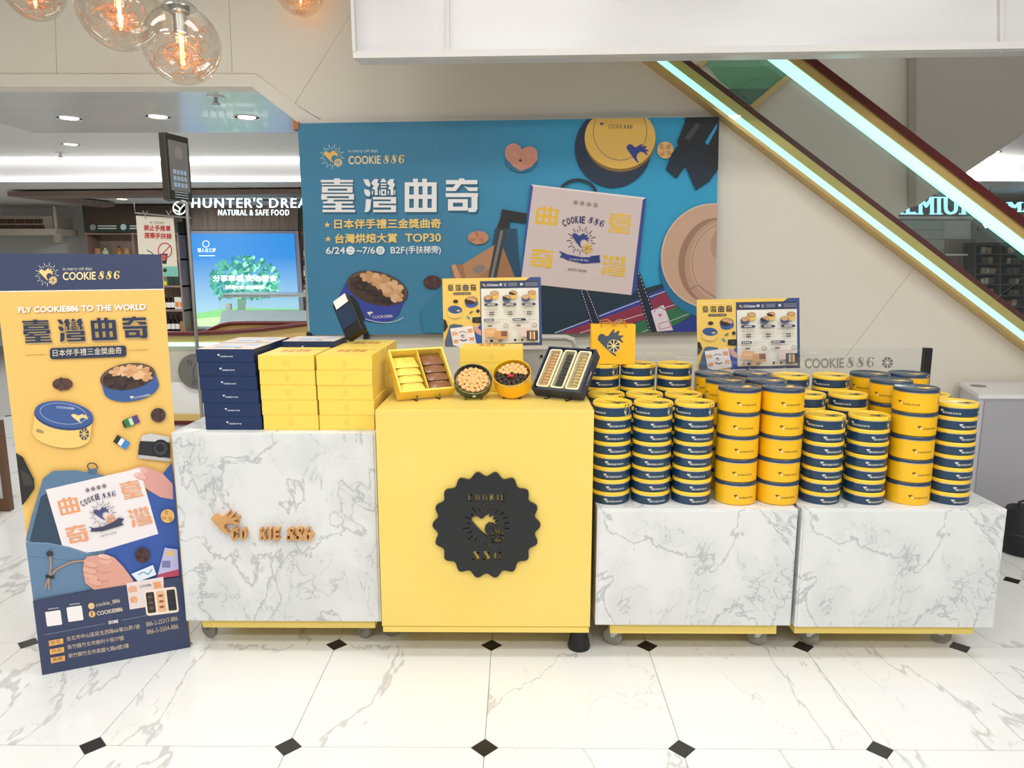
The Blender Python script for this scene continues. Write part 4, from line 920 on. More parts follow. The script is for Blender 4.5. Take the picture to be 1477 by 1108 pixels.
# open yellow box with sachets
ob_loc = Vector((-0.352, 2.712, YZ))
W_, H_, T_ = 0.222, 0.20, 0.052; LEAN = math.radians(44)
t = thing('open_gift_box', ob_loc, 'open yellow gift box of yellow and brown sachets tilted on a wire stand', 'box', None, (0, 0, math.radians(27)))
L = lean_frame(LEAN, T_); shell(t, L, W_, H_, T_, 0.008, M['box_yellow'])
MB().box(0.004, 0.007, -T_ + 0.006, -0.004, 0.008, H_ - 0.008).xform(L).build('divider', M['box_yellow'], t, world=False)
easel(t, Matrix.Translation((0, -0.028, 0.0)))
TW = Matrix.Translation(ob_loc) @ Matrix.Rotation(math.radians(27), 4, 'Z') @ L
M['sachet_yellow'] = mat('pale_yellow_sachet', 'F1D65C', 0.4)
def sachet(cx, cz, dy, wd, hh, m, label, i, pr=None):
    mtx = TW @ Matrix.Translation((cx, dy, cz)) @ Matrix.Rotation(math.radians(-20), 4, 'X')
    s = thing('sachet', mtx.translation, label, 'sachet', 'sachets in the open yellow box')
    vs = []; n = 6
    for iy, sgn in enumerate((-1, 1)):
        for a in range(n + 1):
            for b in range(n + 1):
                u, v = a / n * 2 - 1, b / n * 2 - 1
                bul = 0.010 * max(0, (1 - u ** 4) * (1 - v ** 4)) + 0.0006
                vs.append((u * wd / 2, sgn * bul, v * hh / 2))
    fs = []; K = (n + 1) * (n + 1)
    for sgn in (0, 1):
        for a in range(n):
            for b in range(n): fs.append((sgn * K + a * (n + 1) + b, sgn * K + (a + 1) * (n + 1) + b, sgn * K + (a + 1) * (n + 1) + b + 1, sgn * K + a * (n + 1) + b + 1))
    MB().add(vs, fs, True).xform(mtx).build('pouch', m, s)
    a = Art(lambda x, y, off: mtx @ Vector((x, -0.0108 - off, y)), 0.00005, 0.0004)
    f = a.sub(lambda x, y: (x, -y)); c = '7A7A60' if m == M['sachet_yellow'] else 'D8CCC0'
    f.ring(0, -0.008, 0.006, 0.007, 0.0012, c, n=14, a0=20, a1=300); f.text('COOKIE886', -0.012, 0.012, 0.012, 0.012, 0.0035, c)
    a.build('print', s)
for i in range(4):
    nm = ('lowest', 'second', 'third', 'uppermost')[i]
    sachet(-0.052, 0.045 + 0.035 * i, -0.030, 0.092, 0.07, M['sachet_yellow'], '%s pale yellow sachet in the open yellow box' % nm, i)
    sachet(0.057, 0.045 + 0.037 * i, -0.030, 0.086, 0.068, M['brown_pack'], '%s brown sachet in the open yellow box' % nm, i)
# open navy box with three trays
nb_loc = Vector((0.158, 2.715, YZ)); NYAW = math.radians(-30)
W_, H_, T_ = 0.205, 0.205, 0.05
t = thing('open_gift_box', nb_loc, 'open navy gift box with three clear cookie trays tilted on a wire stand', 'box', None, (0, 0, NYAW))
L = lean_frame(LEAN, T_); M['navy_pattern'] = mat('navy_card_dark', '2B3550', 0.45); shell(t, L, W_, H_, T_, 0.006, M['navy_pattern'])
easel(t, Matrix.Translation((0, -0.028, 0)))
TW2 = Matrix.Translation(nb_loc) @ Matrix.Rotation(NYAW, 4, 'Z') @ L
a = Art(lambda x, y, off: L @ Vector((W_ / 2 + off, -T_ / 2 - (y - H_ / 2) * 0.0 - x, y)), 0.00004, 0.0003)
f = a.sub(lambda x, y: (y, H_ * 0.42 + x)); f.text('Cookie886', -0.02, 0.004, 0.03, 0.004, 0.009, 'E4E6EE', 0.0003); logo(f, -0.028, 0, 0.007, 'E4E6EE', 'E4E6EE', 'E4E6EE', rays=False, wh=False); a.build('print', t, world=False)
M['cream_tray'] = mat('cream_tray', 'F0E6BE', 0.4)
for i, (nm, cm) in enumerate((('leftmost', 'pink'), ('dark', 'choc'), ('pale', 'pale'))):
    cx = -0.062 + 0.062 * i
    lab = ('cream tray of golden-brown cookies in the navy gift box', 'cream tray of dark chocolate cookies in the navy gift box', 'cream tray of pale cookies in the navy gift box')[i]
    mtx = TW2 @ Matrix.Translation((cx, -0.006, H_ / 2))
    s = thing('cookie_tray', mtx.translation, lab, 'tray', 'trays in the navy gift box')
    w2, h2 = 0.027, 0.09
    def rr(x, z, y): return (x, y, z)
    out = round_poly(-w2, -h2, w2, h2, 0.009); inn = round_poly(-w2 + 0.006, -h2 + 0.006, w2 - 0.006, h2 - 0.006, 0.006); n = len(out)
    vs = [(x, -0.044, z) for x, z in out] + [(x, -0.044, z) for x, z in inn] + [(x * 0.9, -0.010, z * 0.96) for x, z in inn] + [(x * 0.95, 0.0, z * 0.98) for x, z in out]
    fs = [(k, (k + 1) % n, n + (k + 1) % n, n + k) for k in range(n)] + [(n + k, n + (k + 1) % n, 2 * n + (k + 1) % n, 2 * n + k) for k in range(n)] + [tuple(range(2 * n, 3 * n))] + [(k, 3 * n + k, 3 * n + (k + 1) % n, (k + 1) % n) for k in range(n)]
    MB().add(vs, fs).xform(mtx).build('tray', M['cream_tray'], s)
    MB().prism([(x, -0.0445, z) for x, z in inn], (0, -0.0006, 0)).xform(mtx).build('clear_film', M['acrylic'], s)
    cmat = {'pink': M['cookie'], 'choc': M['choc'], 'pale': grain('pale_cookie', 'D9B66E', 'EAD096', (1, 1, 1), 0.6, 60)}[cm]
    cme = MB().lathe([(0.004, -0.006), (0.016, -0.005), (0.019, 0), (0.016, 0.005), (0.005, 0.006)], 12).mesh('cookie', cmat)
    for k in range(11):
        o = link_mesh('tray_cookie', cme); o.matrix_world = mtx @ Matrix.Translation((0, -0.022, -0.072 + 0.0144 * k)) @ Matrix.Rotation(0.25, 4, 'X')
        tag(o, ('golden round cookie in the row inside the cream tray', 'dark chocolate cookie in the row inside the cream tray', 'pale round cookie in the row inside the cream tray')[i], 'cookie', 'tray cookies')
# open tins
def cookie_mesh(m, R_):
    b = MB(); n = 10; vs = []; fs = []
    for j, (r, z) in enumerate(((0.55, -0.35), (1.0, -0.1), (0.92, 0.22), (0.55, 0.5), (0.2, 0.62))):
        for i in range(n):
            w_ = 1 + (0.16 * (-1) ** i if j in (1, 2, 3) else 0); a_ = 2 * PI * i / n + j * 0.22; vs.append((r * w_ * math.cos(a_) * R_, r * w_ * math.sin(a_) * R_, z * R_))
    for j in range(4):
        for i in range(n): fs.append((j * n + i, j * n + (i + 1) % n, (j + 1) * n + (i + 1) % n, (j + 1) * n + i))
    fs.append(tuple(range(4 * n, 5 * n))); fs.append(tuple(range(n - 1, -1, -1)))
    return b.add(vs, fs, True).mesh('cookie', m)
CKM = cookie_mesh(M['cookie'], 0.0105); CKD = cookie_mesh(M['choc'], 0.0105)
def open_tin(loc, lean, R_, h, m, label, half, cprefix, yaw):
    t = thing('open_cookie_tin', loc, label, 'tin', None, (0, 0, yaw))
    # tin axis tilts towards the camera: local z axis -> leaning to -y
    Rm = Matrix.Rotation(lean, 4, 'X')
    low = min((Rm @ Vector((0, R_ * math.cos(a), 0))).z for a in [2 * PI * i / 48 for i in range(48)])
    L = Matrix.Translation((0, 0, 0.005 - low)) @ Rm
    MB().lathe([(R_ - 0.002, 0), (R_, 0.0015), (R_, h), (R_ - 0.001, h + 0.001), (R_ - 0.003, h), (R_ - 0.003, 0.004)], 48, cap1=True).xform(L).build('body', m, t, world=False)
    MB().lathe([(R_ + 0.0006, h - 0.005), (R_ + 0.0014, h - 0.003), (R_ + 0.0006, h - 0.001)], 48, cap0=False, cap1=False).xform(L).build('rim', M['tin_metal'], t, world=False)
    for sx in (-0.03, 0.03):
        MB().tube([(sx, -R_ * 0.62, 0.022), (sx, -R_ * 0.62 - 0.006, 0.004), (sx, 0.03, 0.003), (sx, 0.06, 0.05)], 0.0022, 6).build('easel_wire', M['black'], t, world=False)
    Wm = Matrix.Translation(loc) @ Matrix.Rotation(yaw, 4, 'Z') @ L
    cnt = 0
    for ring, cnt_ in ((0, 1), (0.017, 6), (0.034, 12), (0.051, 17)):
        for i in range(cnt_):
            a_ = 2 * PI * i / cnt_ + ring * 40; x, y = ring * math.cos(a_), ring * math.sin(a_)
            dark = half and y < 0.002
            if dark and ring == 0.051 and i % 1: continue
            o = link_mesh('butter_cookie' if not dark else 'chocolate_cookie', CKD if dark else CKM)
            o.matrix_world = Wm @ Matrix.Translation((x, y, h - 0.016 + 0.005 * math.cos(ring * 20) + (-0.004 if dark else 0.004))) @ Matrix.Rotation(rj.uniform(0, 6), 4, 'Z') @ Matrix.Rotation(rj.uniform(-0.3, 0.3), 4, 'X')
            tag(o, '%s cookie heaped in the open %s tin' % ('dark chocolate' if dark else 'golden piped butter', cprefix), 'cookie', 'cookies in the open %s tin' % cprefix)
    MB().lathe([(0.02, 0), (R_ - 0.004, 0)], 32, cap0=True, cap1=False).xform(L @ Matrix.Translation((0, 0, h - 0.024))).build('liner', M['choc'] if half else M['cookie'], t, world=False)
    return t, L
M['tin_dark'] = mat('dark_green_tin', '1C3A38', 0.3, 0, 0, 0.3)
t, L = open_tin(Vector((P(681, 560, 2.70).x, 2.74, YZ)), math.radians(42), 0.0715, 0.036, M['tin_dark'], 'open dark tin full of golden cookies tilted on a wire stand', False, 'dark', math.radians(8))
o = MB().box(-0.006, 0.006, -0.0722, -0.0712, 0.010, 0.022).xform(L).build('label_mark', mat('pale_mark', 'C8D4C8', 0.5), t, world=False)
t, L = open_tin(Vector((P(740.5, 560, 2.70).x, 2.758, YZ)), math.radians(36), 0.0735, 0.066, M['tin_yellow'], 'open yellow tin half golden half dark cookies tilted on a wire stand', True, 'yellow', math.radians(-10))
o = MB().box(-0.010, 0.010, -0.022, -0.010, 0.062, 0.066).xform(L).build('red_tag', mat('red_card', 'C81E2E', 0.4), t, world=False)
# ================================================================== MENU BOARDS
def menu(px, label, D):
    (xa, ya), (xb, yb), (xc, yc_), (xd, yd) = px
    p0 = P((xc + xd) / 2, (yc_ + yd) / 2, D)
    t = thing('menu_board', (p0.x, D, 0), label, 'sign', 'menu boards')
    MB().prism([P(x, y, D) for x, y in px], (0, 0.005, 0)).build('board', mat('menu_card', 'F2CB66', 0.5), t)
    MB().tube([(p0.x, D + 0.016, 0.015), (p0.x, D + 0.016, p0.z + 0.15)], 0.008, 10).build('post', M['steel'], t)
    MB().lathe([(0.11, 0), (0.11, 0.008), (0.09, 0.015)], 24, (p0.x, D + 0.016, 0)).build('base', M['steel'], t)
    A = Art(plane_fn((0, D, 0), (0, -1, 0)), 0.00003)
    sx, sy = (xb - xa) / 1400, (yd - ya) / 985
    Mp = lambda x, y: (xa + (x - 22) * sx + (xd - xa) * (y - 50) / 985, ya + (y - 50) * sy + (yb - ya) * (x - 22) / 1400)
    a = A.sub(Mp); BL_ = '3C5088'
    a.poly([(555, 95), (1205, 95), (1265, 50), (1422, 50), (1422, 1035), (480, 1035), (480, 1030), (555, 700)], BL_)
    a.rect(555, 95, 1388, 1005, '3A4460'); a.rect(568, 205, 1385, 995, 'ECE8DC')
    for i, (x0, x1) in enumerate(((98, 178), (205, 285), (310, 392), (418, 498))): title_char(a, i, frame(x0, 140, x1 - x0, 88), '2E3342')
    a.line(90, 108, 510, 108, 6, 'F8E8B8'); a.poly(round_poly(175, 252, 425, 285, 14), '2E3342'); a.text('日本伴手禮三金獎曲奇', 188, 280, 412, 280, 22, 'D8C8A0')
    printed_open_tin(a, 422, 370, 92, 55, 50, -6, '3A5C9C'); printed_cookie(a, 205, 380, 38, 25, '40302A', '2E221E', 5)
    f = a.sub(frame(195, 500, 1, 1, 6)); f.poly([(100 * math.cos(q), 55 * math.sin(q) + (72 if math.sin(q) >= 0 else 4)) for q in [2 * PI * i / 28 for i in range(28)]], 'F0CC7A'); f.ell(0, 0, 102, 58, '36568E'); f2 = a.sub(frame(250, 520, 50, 35)); f2.poly(HAND, 'EBCB8A')
    a.poly([(395, 545), (440, 520), (455, 535), (405, 565)], '4A7A4A'); a.poly([(355, 600), (375, 590), (410, 630), (385, 645)], '4A90C8'); printed_cookie(a, 520, 525, 26, 26, '40302A', '2E221E', 6)
    a.poly([(440, 615), (555, 610), (555, 700), (435, 690)], '22252A'); a.ell(505, 655, 32, 32, '3A3D44', n=16); a.poly([(25, 630), (60, 650), (90, 740), (50, 800), (25, 820)], '2A2826')
    a.poly([(40, 960), (120, 720), (180, 705), (300, 725), (330, 1035), (45, 1035)], '4C6480'); a.poly([(470, 820), (560, 700), (560, 1035), (470, 1035)], '3A58A4')
    a.poly([(430, 735), (465, 728), (560, 810), (560, 880), (500, 850)], 'D8A294'); a.poly([(120, 770), (440, 735), (490, 1000), (250, 1040), (160, 1010)], 'EEE6E4')
    for ch, x, y in (('曲', 185, 845), ('臺', 405, 808), ('奇', 205, 960), ('灣', 425, 930)): a.text(ch, x - 36, y + 26, x + 36, y + 20, 52, 'E4A478', 4)
    a.ring(298, 850, 60, 40, 9, '4A4C66', n=16, a0=200, a1=340); logo(a, 295, 880, 34, '4A4C7A', 'E4A478', '6A6478'); a.ring(308, 910, 62, 42, 14, '3A4058', n=16, a0=30, a1=150)
    logo(a, 612, 152, 32, 'E8D8A0', 'E8D8A0', 'E8D8A0', rays=False); a.text('COOKIE886', 652, 170, 815, 170, 26, 'C9CEDA', 2); a.line(655, 134, 740, 134, 6, '8A92A8')
    for x in (850, 1145): a.rect(x - 20, 132, x + 20, 168, 'C9CEDA')
    for k in range(3): a.line(955, 132 + 18 * k, 1085, 132 + 18 * k, 7, '9AA2B6'); a.line(1195, 132 + 20 * k, 1375, 132 + 20 * k, 7, '9AA2B6')
    a.rect(895, 130, 930, 178, '8A92A8')
    for k, x in enumerate((668, 930, 1200)):
        printed_open_tin(a, x + 92, 270, 58, 32, 55, 0, 'E4BC62', k == 1); printed_open_tin(a, x, 335, 58, 32, 36, 0, '4A5A80', k == 1)
        a.poly(round_poly(x - 55, 418, x + 138, 452, 14), '3A4460'); [a.rect(x - 10 + 27 * q, 426, x + 11 + 27 * q, 444, 'D8D4CC') for q in range(4)]
        for j in range(3): a.line(x - 40 - 12 * (j % 2), 478 + 18 * j, x + 125 + 12 * (j % 2), 478 + 18 * j, 4, 'B4B0A6')
        for j in range(2): a.line(x - 38, 546 + 30 * j, x, 546 + 30 * j, 5, '8A8680'); a.rect(x + 12, 537 + 30 * j, x + 80, 556 + 30 * j, '6A6660'); a.line(x + 90, 546 + 30 * j, x + 122, 546 + 30 * j, 5, '8A8680')
    for x0, x1 in ((605, 748), (1008, 1198)):
        a.poly(round_poly(x0, 636, x1, 670, 14), '3A4460'); [a.rect(x0 + 18 + 27 * q, 645, x0 + 39 + 27 * q, 662, 'D8D4CC') for q in range(4)]
        for j in range(3): a.line(x1 + 15 - (0 if j == 0 else x1 + 15 - x0), 650 + 22 * j, x0 + 340 - 110 * (j > 0), 650 + 22 * j, 5, 'A8A49A')
        a.rect(x0 + 52, 728, x0 + 115, 750, '6A6660'); a.line(x0 + 6, 742, x0 + 42, 742, 5, '8A8680'); a.ring(x0 + 310, 740, 36, 32, 7, '6A6660', n=18); a.ring(x0 + 310, 740, 16, 14, 5, '8A8680', n=12)
    a.rect(612, 775, 778, 895, 'E8B47C'); a.rect(748, 812, 938, 925, 'D9A066'); a.rect(845, 815, 930, 890, '8A5A48'); a.rect(636, 812, 755, 834, 'F0C898'); a.rect(1115, 768, 1278, 900, 'E8CCC4')
    a.rect(1205, 815, 1362, 955, '2E3038')
    for k, cc in enumerate(('5A5450', 'E8D0B0', 'B8764A', 'E8D0B0', '5A5450')): a.rect(1222 + 26 * k, 828, 1243 + 26 * k, 940, cc)
    for x, cc in ((635, 'D89A72'), (705, '343438'), (770, 'D8A07A'), (832, '7A6A5C')): a.ell(x, 952, 27, 22, cc, n=12)
    for x, cc in ((1040, '343438'), (1090, 'D8B48A'), (1140, '4A4644')): a.ell(x, 945, 19, 19, cc, n=12)
    A.build('print', t)
menu(((638, 402), (780, 399.5), (782, 499), (640, 500.5)), 'printed menu board standing behind the open yellow tin', 3.16)
menu(((1005, 432.5), (1153, 429.5), (1154, 531), (1006, 534)), 'printed menu board standing behind the yellow tins', 3.22)
# ================================================================== PAPER BAG, ACRYLIC SCREEN, TERMINAL
bz = RZ + 0.0005 + 10 * (HN + 0.00005) + 0.0005
bcx = P(885, 500, 2.90).x; BGH = P(885, 468, 2.91).z - bz; BW = 0.088
bg = thing('paper_bag', (bcx, 2.955, bz), 'yellow paper gift bag with navy hand print standing on tins', 'bag')
M['bag'] = mat('yellow_paper', 'F6BB1E', 0.5)
fy, by = 2.908, 2.985
def bagp(x, y, z): return (bcx + x, y, bz + z)
MB().prism([bagp(-BW, fy, 0), bagp(BW, fy, 0), bagp(BW, fy + 0.004, BGH), bagp(-BW, fy + 0.004, BGH)], (0, 0.0012, 0)).build('front_panel', M['bag'], bg)
MB().prism([bagp(-BW, by, 0), bagp(BW, by, 0), bagp(BW, by - 0.03, BGH), bagp(-BW, by - 0.03, BGH)], (0, 0.0012, 0)).build('back_panel', M['bag'], bg)
for sx in (-1, 1):
    x = sx * BW; xi = sx * (BW - 0.018)
    MB().add([bagp(x, fy, 0), bagp(x, by, 0), bagp(x, by - 0.03, BGH), bagp(xi, (fy + by) / 2 - 0.012, BGH), bagp(x, fy + 0.004, BGH), bagp(x * 0.98, (fy + by) / 2, 0.05)], [(0, 5, 3, 4), (5, 1, 2, 3), (0, 1, 5)]).build('gusset', M['bag'], bg)
MB().box(bcx - BW, bcx + BW, fy + 0.001, by, bz, bz + 0.0015).build('bottom', M['bag'], bg)
M['rope'] = mat('ochre_rope', 'C58E2E', 0.7)
for yy, dz in ((fy + 0.003, 0.0), (by - 0.03, 0.006)):
    MB().tube([bagp(-0.05, yy, BGH - 0.012), bagp(-0.048, yy - 0.004, BGH + 0.006 + dz), bagp(-0.02, yy - 0.006, BGH + 0.010 + dz), bagp(0.0, yy - 0.008, BGH - 0.004 + dz), bagp(0.025, yy - 0.006, BGH + 0.010 + dz), bagp(0.047, yy - 0.004, BGH + 0.008 + dz), bagp(0.05, yy, BGH - 0.012)], 0.0022, 6).build('rope_handle', M['rope'], bg)
A = Art(lambda x, y, off: bagp(x, fy + 0.004 * (y / BGH) - 0.0002 - off, y))
f = A.sub(frame(-0.003, BGH * 0.52, 0.085, -0.105, 8)); f.poly([(x, y) for x, y in HAND], '46505E'); f.ell(0.30, 0.28, 0.22, 0.2, M['bag'], n=20)
A.build('hand_print', bg); A = Art(lambda x, y, off: bagp(x, fy + 0.004 * (y / BGH) - 0.0004 - off, y)); wf = A.sub(lambda x, y: (x, y)); wf.ell(0.002, BGH * 0.46, 0.026, 0.026, 'F6E3A0', n=24); wheel(wf, 0.002, BGH * 0.46, 0.0245, '3E4450')
A.build('wheel_print', bg)
# acrylic screen
sy = 3.10
sx0, sx1 = P(850, 505, sy).x, P(1336, 505, sy).x; st = P(1100, 503, sy).z
ac = thing('acrylic_screen', ((sx0 + sx1) / 2, sy, RZ), 'clear acrylic screen with grey lettering between black clamps behind the tins', 'screen')
MB().box(sx0, sx1, sy, sy + 0.005, RZ + 0.002, st).build('sheet', M['acrylic'], ac)
for x in (sx0 - 0.012, sx1 - 0.008): MB().box(x, x + 0.03, sy - 0.012, sy + 0.018, RZ + 0.001, st + 0.004).build('clamp', M['black'], ac, bevel=0.002)
A = Art(plane_fn((0, sy, 0), (0, -1, 0))); gl = '8E8B86'
A.text('COOKIE', 1161, 531.5, 1217, 530.5, 14, gl, 0.5); fat886(A, 1219, 530.5, 1262, 529.5, 15, '8A8782'); A.build('lettering', ac); A = Art(plane_fn((0, sy, 0), (0, -1, 0))); A.ell(1280, 523, 8.3, 8.3, 'D0CDC8', n=20); wheel(A, 1280, 523, 8, '6E6B67')
A.build('wheel_mark', ac)
# payment terminal on the rear boxes
tz = LZ + 0.0005 + 5 * (YH + 0.0003)
tp = P(508, 490, 2.96)
tm_ = thing('card_terminal', (tp.x + 0.02, 2.95, tz), 'black card payment terminal with paper slip on the yellow boxes', 'terminal')
Lt = Matrix.Rotation(math.radians(-12), 4, 'Z') @ Matrix.Rotation(math.radians(-34), 4, 'Y') @ Matrix.Rotation(math.radians(-24), 4, 'X') @ Matrix.Scale(1.18, 4)
low = 0.0
bd = MB().prism([(-0.036, -0.02, 0), (0.036, -0.02, 0), (0.040, -0.012, 0.02), (0.040, 0.02, 0.02), (-0.040, 0.02, 0.02), (-0.040, -0.012, 0.02)], (0, 0, 0.0001))
body = MB().box(-0.038, 0.038, -0.012, 0.022, 0.0, 0.155).xform(Lt); lw = min(v[2] for v in body.v); LT = Matrix.Translation((0, 0, -lw + 0.0005)) @ Lt
MB().box(-0.038, 0.038, -0.012, 0.022, 0.0, 0.155).xform(LT).build('body', M['black'], tm_, world=False, bevel=0.006)
MB().box(-0.036, 0.036, 0.022, 0.045, 0.06, 0.150).xform(LT).build('printer_housing', mat('dark_teal_plastic', '16262A', 0.4), tm_, world=False, bevel=0.006)
MB().box(-0.031, 0.031, -0.0135, -0.012, 0.04, 0.12).xform(LT).build('screen', mat('terminal_screen', '2A3A52', 0.12), tm_, world=False)
MB().box(-0.026, 0.028, -0.016, -0.013, 0.125, 0.160).xform(LT).build('paper_slip', mat('white_paper', 'EFEDE6', 0.6), tm_, world=False)
# grey folding trolley behind
ft = thing('folding_trolley', (P(800, 520, 3.5).x, 3.5, 0), 'grey folding trolley with tubular handle standing behind the counters', 'trolley')
M['grey_plastic'] = mat('light_grey_plastic', 'BDBDB8', 0.4)
hx0, hx1 = P(700, 486, 3.5).x, P(831, 486, 3.5).x; hz = P(780, 487, 3.5).z
MB().tube([(hx0, 3.5, 0.03), (hx0, 3.5, hz - 0.05), (hx0 + 0.015, 3.5, hz - 0.012), (hx0 + 0.05, 3.5, hz), (hx1 - 0.05, 3.5, hz), (hx1 - 0.015, 3.5, hz - 0.012), (hx1, 3.5, hz - 0.05), (hx1, 3.5, 0.03)], 0.015, 10).build('handle', M['grey_plastic'], ft)
pz1 = P(790, 505, 3.52).z
MB().prism([(x, 3.53, z) for x, z in round_poly(P(715, 505, 3.52).x, 0.12, P(828, 505, 3.52).x, pz1, 0.03)], (0, 0.02, 0)).build('panel', M['grey_plastic'], ft)
MB().box(hx0, hx1, 3.47, 3.75, 0.06, 0.09).build('deck', M['grey_plastic'], ft)
for x in (hx0 + 0.03, hx1 - 0.03):
    for y in (3.5, 3.7): MB().lathe([(0.03, -0.012), (0.03, 0.012)], 16).xform(Matrix.Translation((x, y, 0.03)) @ Matrix.Rotation(PI / 2, 4, 'Y')).build('wheel', M['rubber'], ft)
MB().lathe([(0.007, -0.004), (0.007, 0.004)], 12).xform(Matrix.Translation(P(781, 514, 3.525)) @ Matrix.Rotation(PI / 2, 4, 'X')).build('rivet', M['black'], ft)
# white cabinet right
cz_ = 0.75
cab = thing('white_cabinet', (2.95, 4.02, 0), 'white cabinet with grey side standing against the beige wall', 'cabinet')
cxf = P(1415, 568, 3.86).x
c0 = P(1412, 569, 3.84); c1 = P(1388, 554, 4.24)
cx0 = c0.x
MB().prism([(cx0, 3.84, 0.12), (cx0 + 0.9, 3.84, 0.12), (cx0 + 0.9, 4.25, 0.12), (c1.x, 4.25, 0.12)], (0, 0, c0.z - 0.12 - 0.022)).build('body', mat('pale_lilac_white', 'C9C6CC', 0.4), cab)
MB().prism([(cx0 - 0.006, 3.83, c0.z - 0.022), (cx0 + 0.9, 3.83, c0.z - 0.022), (cx0 + 0.9, 4.26, c0.z - 0.022), (c1.x - 0.006, 4.26, c0.z - 0.022)], (0, 0, 0.022)).build('top', mat('white_top', 'E6E4E4', 0.3), cab)
MB().box(cx0 + 0.03, cx0 + 0.88, 3.828, 3.838, 0.14, c0.z - 0.035).build('door', mat('grey_lilac_door', 'ABA8AE', 0.4), cab)
MB().box(cx0 + 0.04, cx0 + 0.85, 3.90, 4.2, 0.0, 0.12).build('plinth', M['black'], cab)
MB().lathe([(0.04, 0), (0.04, 0.003)], 20, (PZ(1411, 557, c0.z).x, PZ(1411, 557, c0.z).y, c0.z)).build('cable_grommet', mat('grommet', '8A8486', 0.5), cab)
# black bag on the floor right
bp = PZ(1478, 806, 0.0)
bk = thing('black_sack', (bp.x + 0.055, bp.y + 0.10, 0), 'black fabric sack slumped on the floor by the white cabinet', 'bag')
MB().lathe([(0.085, 0.0), (0.115, 0.008), (0.128, 0.03), (0.118, 0.12), (0.10, 0.19), (0.088, 0.225), (0.06, 0.235)], 28).build('body', mat('black_fabric', '121318', 0.6), bk, world=False)
MB().tube([(-0.05, 0, 0.228), (-0.045, 0, 0.26), (0, 0, 0.275), (0.045, 0, 0.26), (0.05, 0, 0.228)], 0.006, 8).build('strap', M['black'], bk, world=False)
MB().lathe([(0.121, 0.10), (0.1215, 0.112), (0.117, 0.118)], 28, cap0=False, cap1=False).build('seam', M['black'], bk, world=False)

# ================================================================== PENDANT LAMPS
def pendant(px, py, rpx, label, seed, Rg=0.13):
    Zc = Rg * F / rpx; d = ray(px, py); c = CO + d * (Zc)
    R = random.Random(seed)
    t = thing('pendant_lamp', (c.x, c.y, c.z), label, 'lamp', 'glass globe pendants')
    prof = [(0.03, Rg * 0.97)] + [(Rg * math.sin(a), Rg * math.cos(a)) for a in [0.26 + (PI - 0.26) * i / 22 for i in range(22)]] + [(0.002, -Rg)]
    MB().lathe(prof, 40, c, cap0=False, cap1=True).build('globe', M['globe'], t)
    MB().lathe([(0.058, Rg * 0.90), (0.056, Rg * 0.95), (0.042, Rg * 1.06), (0.015, Rg * 1.14), (0.010, Rg * 1.16)], 28, c).build('cap', M['chrome'], t)
    MB().lathe([(0.022, Rg * 0.28), (0.024, Rg * 0.75), (0.034, Rg * 0.80), (0.034, Rg * 0.92)], 20, c).build('socket', M['steel'], t)
    MB().tube([(c.x, c.y, c.z + Rg * 1.1), (c.x, c.y, CEIL - 0.005)], 0.004, 6).build('cord', mat('grey_cord', '8A8A8A', 0.5), t)
    MB().lathe([(0.05, -0.02), (0.06, 0)], 20, (c.x, c.y, CEIL - 0.001)).build('ceiling_rose', M['chrome'], t)
    bu = MB().lathe([(0.006, -0.075), (0.014, -0.065), (0.0145, 0.03), (0.012, 0.038)], 16, c).build('bulb', M['globe'], t)
    fl = MB()
    for k in range(4):
        a = k * PI / 2; fl.tube([(c.x + 0.006 * math.cos(a), c.y + 0.006 * math.sin(a), c.z + 0.03), (c.x + 0.004 * math.cos(a + 0.6), c.y + 0.004 * math.sin(a + 0.6), c.z - 0.065)], 0.0016, 5)
    fl.build('filament', M['filament'], bu)
    wm = MB()
    for k in range(64):
        ctr = Vector((R.gauss(0, 0.048), R.gauss(0, 0.048), -0.035 + R.gauss(0, 0.034)))
        ax = Vector((R.uniform(-1, 1), R.uniform(-1, 1), R.uniform(-1, 1))).normalized(); e1 = ax.orthogonal().normalized(); e2 = ax.cross(e1)
        r1_, r2_ = R.uniform(0.012, 0.036), R.uniform(0.010, 0.03); pts = []
        for i in range(14):
            a = 2 * PI * i / 14; p_ = ctr + e1 * r1_ * math.cos(a) + e2 * r2_ * math.sin(a)
            if p_.length > Rg * 0.93: p_ = p_.normalized() * Rg * 0.93
            pts.append(c + p_)
        wm.tube(pts, 0.0008, 3, closed=True)
    o = wm.build('wire_tangle', M['copper'], t); o['kind'] = 'stuff'
    pl_ = bpy.data.lights.new('bulb_glow', 'POINT'); pl_.energy = 0.5; pl_.color = (1, 0.6, 0.28); pl_.shadow_soft_size = 0.02
    lo = bpy.data.objects.new('bulb_glow', pl_); COL.objects.link(lo); lo.parent = t; lo.location = (0, 0, -0.02)
pendant(262, 65, 54, 'glass globe pendant with copper wire, hanging lowest of all', 1)
pendant(172, 13, 57, 'glass globe pendant overlapped by the lowest hanging globe', 2, 0.152)
pendant(49, -14, 41, 'glass globe pendant farthest from the white bulkhead', 3)
pendant(433, -14, 35, 'small distant glass globe pendant beside the white bulkhead', 4)

